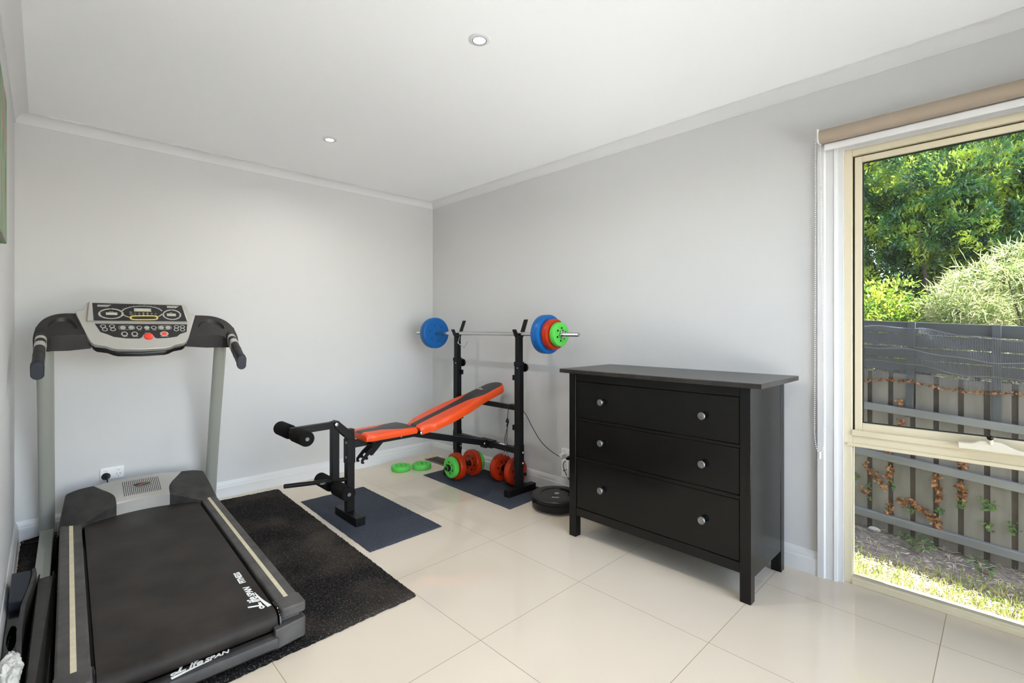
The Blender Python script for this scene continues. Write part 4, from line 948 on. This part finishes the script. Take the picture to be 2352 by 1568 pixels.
for i in range(n1):
    for j in range(n2): fs.append((i * n2 + j, i * n2 + (j + 1) % n2, (i + 1) * n2 + (j + 1) % n2, (i + 1) * n2 + j))
fs += [tuple(range(n2)), tuple(range(n1 * n2, (n1 + 1) * n2))]
tag(obj('plastic_bag', bg.add(vs, fs), M['bag'], None, (-2.75, -1.85, .15), ang=80), 'crumpled white plastic bag on the black plastic item at lower left', 'bag')
# loose treadmill cord on the floor in the back left corner
tag(obj('power_cable', MB().tube(smooth_path([(-2.40, -.05, .018), (-2.52, -.035, .018), (-2.62, -.05, .02), (-2.70, -.06, .02), (-2.745, -.085, .02), (-2.757, -.11, .02), (-2.735, -.13, .02), (-2.68, -.135, .02), (-2.60, -.12, .02)], 8), .0042, 8), M['blkpl'], None, (-2.6, -.08, .013)), 'black cable looped on the rug in the back left corner', 'cable')
# ------------------------------------------------------------------ outside: ground, fence, plants
FP, FD, FN = Vector((1.476, -3.06, 0)), Vector((.0659, .9978, 0)), Vector((-.9978, .0659, 0))   # fence line; FN faces the house
def fz(y, k=.06): return k * (y + 3.06)
def fp_(y, off=0.):                                                        # fence point at world-ish y, off = towards the house
    p = FP + FD * ((y + 3.06) / .9978) + FN * off; return p
gv = MB(); vs = []; fs = []; nx, ny = 40, 70
for j in range(ny + 1):
    for i in range(nx + 1):
        x = .14 + (9 - .14) * (i / nx) ** 1.8; y = -12 + 15 * j / ny
        hgt = -.2 + .035 * (y + 3.06) + .03 * max(0, min(1, (x - .8) / .6)) * 0 + NZ.noise(Vector((x * 2, y * 2, 0))) * .012
        vs.append((x, y, hgt))
for j in range(ny):
    for i in range(nx): a = j * (nx + 1) + i; fs.append((a, a + 1, a + nx + 2, a + nx + 1))
struct('ground', gv.add(vs, fs), M['dirt'], smooth=True)
struct('ground_patio_bounce', MB().box((-6, -10, -.25), (.13, YF - TK, -.12)), M['patio'])  # unseen patio, made pale to bounce sunlight up through the added door
struct('unseen_eave', MB().box((.14, -4.97, 2.36), (1.0, 1.2, 2.42)).box((1.0, -4.97, 2.30), (1.02, 1.2, 2.50)), M['unseen_eave'])  # unseen eave, depth set to keep direct sun out of the side window
struct('roof', MB().box((XL - 1, -4.97, 2.5), (1.02, 1.2, 2.56)), M['unseen_eave'])  # unseen roof, front overhang kept short so sun enters the added door
struct('wall_outer', MB().box((.14, WY0, -.4), (.145, 1., 2.36)).box((.14, -7, -.4), (.145, WY1, 2.36)).box((.14, WY1, -.4), (.145, WY0, -.005)), M['brick'])
def gz(x, y): return -.2 + .035 * (y + 3.06)
FO = (1.45, -3.4, -.2); fn = thing('timber_fence', FO, 'grey painted paling fence with horizontal rails outside the window', 'fence')
FY0, FY1 = -4.923, -1.85
def fbar(y0, y1, off0, off1, z0, z1, k=.06, jit=0):
    """board along the fence between two y, offsets and heights"""
    mb = MB(); a0, a1, b0, b1 = fp_(y0, off0), fp_(y0, off1), fp_(y1, off0), fp_(y1, off1); h0, h1 = fz(y0, k), fz(y1, k) + jit
    vs = [(p.x, p.y, z + h) for p, h in ((a0, h0), (a1, h0), (b1, h1), (b0, h1)) for z in (z0, z1)]
    return mb.add(vs, [(0, 2, 4, 6), (1, 7, 5, 3), (0, 1, 3, 2), (2, 3, 5, 4), (4, 5, 7, 6), (6, 7, 1, 0)])
def fpart(name, mb, m, bevel=.003): return obj(name, mb, M[m], fn, FO, bevel, smooth=False)
y = FY0; k = 0
while y < FY1:
    fpart('paling', fbar(y + .0135, y + .1025, .0, .016, -.215 + random.uniform(-.01, .01), .905 + random.uniform(-.012, .004), .05), 'fence')
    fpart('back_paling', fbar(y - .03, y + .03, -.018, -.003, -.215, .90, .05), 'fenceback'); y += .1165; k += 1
for za, zb, kk in ((.634, .682, .072), (.308, .356, .085), (-.116, -.066, .055)): fpart('rail', fbar(FY0, FY1, .016, .058, za, zb, kk), 'fencerail', .004)
for q in range(4):
    z0 = .925 + q * .0815; fpart('slat', fbar(FY0, FY1, -.010, .010, z0, z0 + (.076 if q < 3 else .078), .0585, random.uniform(-.006, .004)), 'slat')
for yy, lean in ((-3.405, .012), (-3.80, 0.), (-4.45, 0), (-2.6, 0)):
    b = MB(); p0, p1 = fp_(yy + lean, .0215), fp_(yy, .0215); fpart('post', b.bar((p0.x, p0.y, .62 + fz(yy)), (p1.x, p1.y, 1.252 + fz(yy)), .040, .020, (-1, 0, 0)), 'slat')
# bird netting draped on the slats
nt = MB(); ny_, nz_ = 400, 44; 
def nett(u, w_):
    yy = FY0 + .1 + (FY1 - FY0 - .2) * u; top = 1.215 + .10 * (yy + 3.06) + .015 * math.sin(yy * 7); bot = .862 + .055 * (yy + 3.06) + .012 * math.sin(yy * 11 + 1)
    z = top + (bot - top) * w_ + .006 * math.sin(yy * 23 + w_ * 9); off = .030 + .022 * math.sin(w_ * PI) + .010 * math.sin(yy * 13 + w_ * 14) + (.02 if w_ > .9 else 0)
    p = fp_(yy, max(.024, off)); return (p.x, p.y, z)
for j in range(nz_ + 1): nt.tube([nett(i / 60, j / nz_) for i in range(61)], .0008, 3)
for i in range(ny_ + 1): nt.tube([nett((i + .5 * j / nz_) / (ny_ + .5), j / nz_) for j in range(0, nz_ + 1, 4)], .0008, 3)
for w0, dw, r_ in ((.02, .0, .0022), (.36, .16, .0022), (.50, .42, .0018), (.33, .20, .0015)): nt.tube([nett(i / 60, min(1, w0 + dw * (1 - i / 60))) for i in range(61)], r_, 5)
netob = tag(obj('bird_netting', nt, M['net'], None, (1.44, -3.4, 1.0), fixn=False), 'grey bird netting draped over the slats at the fence top', 'netting')
def ivy_leaves(n, path, spread, size, off=(.02, .05)):
    P = smooth_path([Vector((yy, z, 0)) for yy, z in path], 12); c, ax, nr = [], [], []
    for i in range(n):
        q = P[random.randrange(len(P))]; yy = q.x + random.gauss(0, spread * .8); z = q.y + random.gauss(0, spread * .9); p = fp_(yy, random.uniform(*off)); c.append((p.x, p.y, z))
        ax.append((random.uniform(-.5, .1), random.uniform(-1, 1), random.uniform(-1.2, .5))); nr.append((-1, random.uniform(-.8, .8), random.uniform(-.6, .9)))
    c, ax, nr = map(np.array, (c, ax, nr)); L = .58 * size * RNG.uniform(.7, 1.3, n); return leaves(c, ax, nr, L, L * RNG.uniform(.55, .9, n), .2)
def ivy_leaves_big(c0, n, size):
    """lobed leaf as a small fan of blades"""
    return None
def ivy(name, pieces, m, label, cat, grp):
    """pieces: (path in fence y,z), count, spread, leaf size"""
    y0, z0 = pieces[0][0][0]; p = fp_(y0, .02); o = (p.x, p.y, z0); t = thing(name, o, label, cat, grp)
    leafmesh('leaf_cluster', [ivy_leaves(n, path, sp, sz) for path, n, sp, sz in pieces], M[m], t, o)
    mb = MB()
    for path, n, sp, sz in pieces:
        if len(path) > 1: mb.tube([(fp_(a, .019).x, fp_(a, .019).y, b) for a, b in path], .0022, 5)
    if mb.v: obj('stem', mb, M['stem'], t, o)
    return t
GD, GG = 'dried ivy sprigs on the fence', 'green ivy sprigs on the fence'
for path, n, lab in (
    ([(-3.150, .243), (-3.185, .190), (-3.235, .150), (-3.275, .095)], 70, 'dried brown ivy trailing diagonally between the second and third gaps of the lower fence'),
    ([(-3.292, .268), (-3.290, .215), (-3.283, .175)], 60, 'dried brown ivy clump high in a dark fence gap right of the diagonal strand'),
    ([(-3.286, .345), (-3.288, .372)], 22, 'small dried ivy clump sitting on top of the upper of the low rails'),
    ([(-3.655, .385), (-3.650, .345), (-3.655, .320)], 42, 'dried ivy clump just under the window transom, above the low rail'),
    ([(-3.530, .235), (-3.530, .185), (-3.545, .130), (-3.535, .085)], 85, 'largest dried ivy clump, below the rail in the middle fence gap'),
    ([(-3.650, .225), (-3.652, .185), (-3.655, .140)], 55, 'dried ivy clump hanging below the low rail, second clump from the right'),
    ([(-3.330, .040), (-3.365, .035), (-3.395, .045)], 45, 'dried ivy spray lying level across one paling above the bottom rail'),
    ([(-3.405, .055), (-3.445, .020), (-3.485, -.005), (-3.520, -.035)], 90, 'dried ivy strand slanting down to the bottom rail in the middle'),
    ([(-3.532, -.030), (-3.535, -.080), (-3.540, -.110)], 50, 'dried ivy clump resting on the bottom rail in the middle gap'),
    ([(-3.140, .055), (-3.175, .060)], 20, 'small dried ivy tuft low at the left side of the window pane'),
    ([(-3.287, .020), (-3.290, -.030), (-3.285, -.060)], 26, 'dried ivy tuft just above the bottom rail, left of the level spray'),
    ([(-3.345, .700), (-3.350, .665), (-3.352, .640)], 36, 'dried ivy clump beside the foot of the leaning batten, above the upper rail'),
    ([(-3.352, .575), (-3.352, .540)], 26, 'dried ivy clump below the upper rail, near the window sash bottom')):
    ivy('dried_ivy', [(path, n, .011, .034)], 'ivydry', lab, 'ivy', GD)
for pcs, lab in (
    ([([(-3.085, .135), (-3.115, .150)], 12, .012, .034)], 'green ivy sprig at the far left edge of the lower pane'),
    ([([(-3.170, .110), (-3.172, .085)], 9, .009, .032)], 'green ivy sprig low in the first full gap above the bottom rail'),
    ([([(-3.297, .160), (-3.305, .110)], 10, .010, .034)], 'green ivy leaves beneath the high dried clump in the second gap'),
    ([([(-3.395, .000), (-3.420, -.010)], 10, .012, .032)], 'green ivy leaves left of the slanting dried strand'),
    ([([(-3.545, .030), (-3.560, .030)], 7, .010, .052)], 'single large green ivy leaf in the middle fence gap'),
    ([([(-3.650, .115), (-3.650, .085)], 16, .012, .036)], 'green ivy leaves beneath the second dried clump from the right'),
    ([([(-3.755, .150), (-3.765, .125), (-3.780, .130)], 24, .018, .042)], 'green ivy tuft below the low rail toward the right'),
    ([([(-3.755, .010), (-3.775, -.020)], 15, .013, .038)], 'green ivy sprig close above the bottom rail toward the right'),
    ([([(-3.865, .035), (-3.870, .000)], 18, .016, .036)], 'green ivy tuft in the rightmost visible fence gap'),
    ([([(-3.180, .020), (-3.178, .005)], 8, .008, .030)], 'green ivy sprig below the small dried tuft at left')):
    ivy('green_ivy', pcs, 'ivygr', lab, 'ivy', GG)
# debris caught along the net hem
vdp = [(FY0 + .15 + i * .1, .845 + .055 * (FY0 + .15 + i * .1 + 3.06) + .012 * math.sin((FY0 + .15 + i * .1) * 11 + 1)) for i in range(29)]
dl = leafmesh('leaf_debris', [ivy_leaves(1300, vdp, .0055, .019, (.03, .06))], M['ivydry'], None, (1.44, -3.4, .85)); tag(dl, 'brown leaf litter caught along the hem of the bird netting', 'leaf litter', kind='stuff')
# lawn and litter
n = 20000; x = RNG.uniform(.24, 1.16, n); y = RNG.uniform(-5.3, -2.0, n); keep = RNG.random(n) < np.clip((1.12 - x + .08 * np.sin(y * 6)) / .35, .03, 1); x, y = x[keep], y[keep]; n = len(x)
c = np.stack([x, y, -.205 + .035 * (y + 3.06)], 1); ax = np.stack([RNG.normal(0, .55, n), RNG.normal(0, .55, n), np.ones(n)], 1); nr = np.stack([RNG.normal(0, 1, n), RNG.normal(0, 1, n), RNG.normal(0, .3, n)], 1)
tag(leafmesh('lawn_grass', [leaves(c, ax, nr, RNG.uniform(.025, .062, n), RNG.uniform(.003, .007, n), .1)], M['grass'], None, (.6, -3.5, -.2)), 'sunlit short green and straw grass beside the house', 'grass', kind='stuff')
n = 3800; x = RNG.uniform(.7, 1.42, n); y = RNG.uniform(-5.0, -2.0, n); c = np.stack([x, y, -.192 + .035 * (y + 3.06) + RNG.uniform(0, .012, n)], 1)
ax = np.stack([RNG.normal(0, 1, n), RNG.normal(0, 1, n), RNG.normal(0, .18, n)], 1); nr = np.stack([RNG.normal(0, .4, n), RNG.normal(0, .4, n), np.ones(n)], 1)
tag(leafmesh('straw_litter', [leaves(c, ax, nr, RNG.uniform(.02, .07, n), RNG.uniform(.002, .008, n), .1)], M['straw'], None, (1.1, -3.5, -.2)), 'dry straw and bark litter in the fence shade', 'leaf litter', kind='stuff')
for (x, y), r_, n, lab in (((1.36, -3.42), .075, 26, 'low green weed at the fence foot, leftmost of the weeds'), ((1.27, -3.46), .07, 30, 'broad-leaved green weed in the mulch just in front of the leftmost one'), ((1.20, -3.74), .07, 26, 'large-leaved green weed at the right in the mulch')):
    a = RNG.uniform(0, 2 * PI, n); rad = RNG.uniform(.1, 1, n) * r_; z0 = gz(x, y); c = np.stack([x + rad * np.cos(a), y + rad * np.sin(a), z0 + .02 + RNG.uniform(0, .045, n)], 1)
    ax = np.stack([np.cos(a), np.sin(a), RNG.uniform(-.2, .5, n)], 1); nr = np.stack([RNG.normal(0, .3, n), RNG.normal(0, .3, n), np.ones(n)], 1); t = thing('weed', (x, y, z0), lab, 'weed', 'weeds by the fence')
    leafmesh('leaves', [leaves(c, ax, nr, RNG.uniform(.022, .042, n), RNG.uniform(.015, .028, n), .15)], M['ivygr'], t, (x, y, z0))
    mb = MB()
    for i in range(0, n, 3): mb.tube([(x, y, z0 - .01), tuple(c[i])], .0016, 5)
    obj('stems', mb, M['stem'], t, (x, y, z0))
sb = MB(); sb.ball((0, 0, 0), .026, n=16, sc=(1, 1.3, .7)); sb.v = [tuple(Vector(p) * (1 + .25 * NZ.noise(Vector(p) * 40))) for p in sb.v]
so = obj('stone', sb, M['stone'], None); so.location = (1.415, -3.21, -.193); tag(so, 'pale rounded stone on the ground against the fence foot', 'stone')

# trees and shrubs behind the fence
def blob_leaves(blobs, per_m2, Lr, Wr, up=.35, droop=0., cluster=7):
    """whorls of leaves over ellipsoid blobs"""
    out = []
    for (cx, cy, cz, rx_, ry_, rz_) in blobs:
        area = 4 * PI * ((rx_ * ry_) ** 1.6 + (rx_ * rz_) ** 1.6 + (ry_ * rz_) ** 1.6) ** (1 / 1.6) / 3 ** (1 / 1.6)
        k = max(3, int(area * per_m2 / cluster)); d = RNG.normal(0, 1, (k, 3)); d /= np.linalg.norm(d, axis=1, keepdims=True)
        rad = RNG.uniform(.72, 1.04, k)[:, None]; pc = np.array([cx, cy, cz]) + d * rad * np.array([rx_, ry_, rz_])
        pc += .07 * np.sin(pc[:, [1, 2, 0]] * 9)
        dirn = d * .8 + np.array([0, 0, up]) + RNG.normal(0, .25, (k, 3))
        pc2 = np.repeat(pc, cluster, 0); dr = np.repeat(dirn, cluster, 0); n = len(pc2)
        ax = dr + RNG.normal(0, .62, (n, 3)); ax[:, 2] -= droop; nr = np.array([0, 0, 1.]) + RNG.normal(0, .45, (n, 3))
        out.append(leaves(pc2 + RNG.normal(0, .018, (n, 3)), ax, nr, RNG.uniform(*Lr, n), RNG.uniform(*Wr, n), .18))
    return out
def branchset(mb, root, blobs, r0, skip=2):
    for (cx, cy, cz, *_r) in blobs[::skip]:
        mid = ((root[0] + cx) / 2 + random.uniform(-.1, .1), (root[1] + cy) / 2 + random.uniform(-.1, .1), max(root[2] + .3, (root[2] + cz) / 2)); P = smooth_path([root, mid, (cx, cy, cz)], 5)
        mb.tube(P, [r0 * (1 - .8 * i / (len(P) - 1)) for i in range(len(P))], 7)
    return mb
def plant(name, root, blobs, m, label, cat, per, Lr, Wr, r0=.03, skip=2, **k):
    t = thing(name, root, label, cat); leafmesh('foliage', blob_leaves(blobs, per, Lr, Wr, **k), M[m], t, root)
    obj('trunk', branchset(MB(), root, blobs, r0, skip), M['bark'], t, root); return t
def rblobs(n, lo, hi, rr_):
    return [tuple(RNG.uniform(lo, hi)) + tuple(RNG.uniform(rr_[0], rr_[1]) * np.array([1, 1, .75])) for _ in range(n)]
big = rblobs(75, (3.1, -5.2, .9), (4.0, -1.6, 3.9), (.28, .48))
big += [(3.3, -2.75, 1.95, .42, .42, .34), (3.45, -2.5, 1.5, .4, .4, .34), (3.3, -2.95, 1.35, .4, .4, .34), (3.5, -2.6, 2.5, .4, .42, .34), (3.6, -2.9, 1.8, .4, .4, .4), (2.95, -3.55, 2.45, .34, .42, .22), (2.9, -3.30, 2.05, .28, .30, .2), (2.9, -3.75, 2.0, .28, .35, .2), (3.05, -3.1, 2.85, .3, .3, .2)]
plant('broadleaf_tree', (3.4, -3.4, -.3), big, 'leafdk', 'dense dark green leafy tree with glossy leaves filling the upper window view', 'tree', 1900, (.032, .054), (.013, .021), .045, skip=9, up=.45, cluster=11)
bk_ = rblobs(80, (5.0, -7.5, .3), (7.0, 1.0, 5.2), (.6, 1.0))
plant('background_tree', (6., -3.4, -.3), bk_, 'leafbk', 'shadowy deep green tree further back behind the glossy-leaved one', 'tree', 330, (.10, .17), (.05, .09), .08, skip=12, up=.3)
lf = rblobs(12, (1.75, -3.55, 1.0), (2.25, -2.3, 1.42), (.13, .22)) + [(1.85, -3.18, 1.42, .16, .17, .14), (1.95, -3.32, 1.50, .15, .14, .12), (1.9, -3.05, 1.3, .2, .16, .14)]
plant('yellow_green_shrub', (2.0, -3.0, -.2), lf, 'leafyl', 'yellow-green broad-leaved shrub just above the fence at left', 'shrub', 1300, (.028, .05), (.013, .023), .018, up=.4, cluster=5)
rt = rblobs(16, (1.8, -5.0, .95), (2.3, -3.5, 1.42), (.14, .24)) + [(1.9, -3.85, 1.50, .2, .26, .2), (2.1, -4.0, 1.58, .2, .24, .16), (1.85, -3.6, 1.32, .18, .22, .14), (2.2, -4.2, 1.62, .2, .3, .18)]
plant('narrow_leaf_shrub', (2.1, -4.1, -.2), rt, 'leafgr', 'pale shrub with long narrow leaves above the fence at right', 'shrub', 1700, (.06, .115), (.004, .0075), .018, up=.25, droop=.25, cluster=9)

# ------------------------------------------------------------------ light
w = bpy.data.worlds.new('sky'); SC.world = w; w.use_nodes = True; N = w.node_tree.nodes
sky = N.new('ShaderNodeTexSky'); sky.sky_type = 'NISHITA'; sky.sun_disc = False
SUN = Vector((.29, -.52, .80)).normalized()
sky.sun_elevation = math.asin(SUN.z); sky.sun_rotation = math.atan2(SUN.x, SUN.y); sky.altitude = 50; sky.dust_density = 1.2; sky.ozone_density = 1.
hs = N.new('ShaderNodeHueSaturation'); hs.inputs['Saturation'].default_value = .8; w.node_tree.links.new(sky.outputs[0], hs.inputs['Color']); w.node_tree.links.new(hs.outputs[0], N['Background'].inputs[0]); N['Background'].inputs[1].default_value = SKY_S
def light(name, kind, loc, energy, **k):
    d = bpy.data.lights.new(name, kind); d.energy = energy
    for a, b in k.items(): setattr(d, a, b)
    o = bpy.data.objects.new(name, d); COL.objects.link(o); o.location = loc; return o
s = light('sun', 'SUN', (3, -5, 8), SUN_E, angle=R(.53), color=(1., .955, .88)); s.rotation_euler = (-SUN).to_track_quat('-Z', 'Y').to_euler()
for i, (x, y) in enumerate(DL):
    l = light('downlight_lamp', 'AREA', (x, y, H - .008), LAMP_W, shape='DISK', size=.035, color=(1., .985, .955)); l.data.spread = R(160)
p = light('window_portal', 'AREA', (.12, (WY0 + WY1) / 2, WZ1 / 2), 1, shape='RECTANGLE', size=WZ1, size_y=WY0 - WY1); p.rotation_euler = (0, R(90), 0); p.data.cycles.is_portal = True
p = light('door_portal', 'AREA', ((fx0 + fx1) / 2, YF - .1, 1.07), 1, shape='RECTANGLE', size=fx1 - fx0, size_y=2.15); p.rotation_euler = (R(-90), 0, R(180)); p.data.cycles.is_portal = True

# ------------------------------------------------------------------ camera
cd_ = bpy.data.cameras.new('camera'); cam = bpy.data.objects.new('camera', cd_); COL.objects.link(cam); SC.camera = cam
cd_.sensor_fit = 'HORIZONTAL'; cd_.sensor_width = 36; cd_.lens = 36 * 1103.13 / 2352; cd_.shift_y = -(784 - 754.5) / 2352; cd_.clip_start = .02
cam.location = (-2.673, -3.833, 1.185); yaw = .79831     # angle of the side wall's normal right of the view axis
cam.rotation_euler = (R(90), 0, -(PI / 2 - yaw))
vs_ = SC.view_settings; vs_.view_transform = 'Standard'; vs_.look = 'None'; vs_.gamma = 1; vs_.use_curve_mapping = False; vs_.exposure = EXPO
cy = SC.cycles; cy.use_denoising = True; cy.max_bounces = 12; cy.diffuse_bounces = 7; cy.glossy_bounces = 4; cy.transparent_max_bounces = 12; cy.sample_clamp_indirect = 6; cy.caustics_reflective = False; cy.caustics_refractive = False
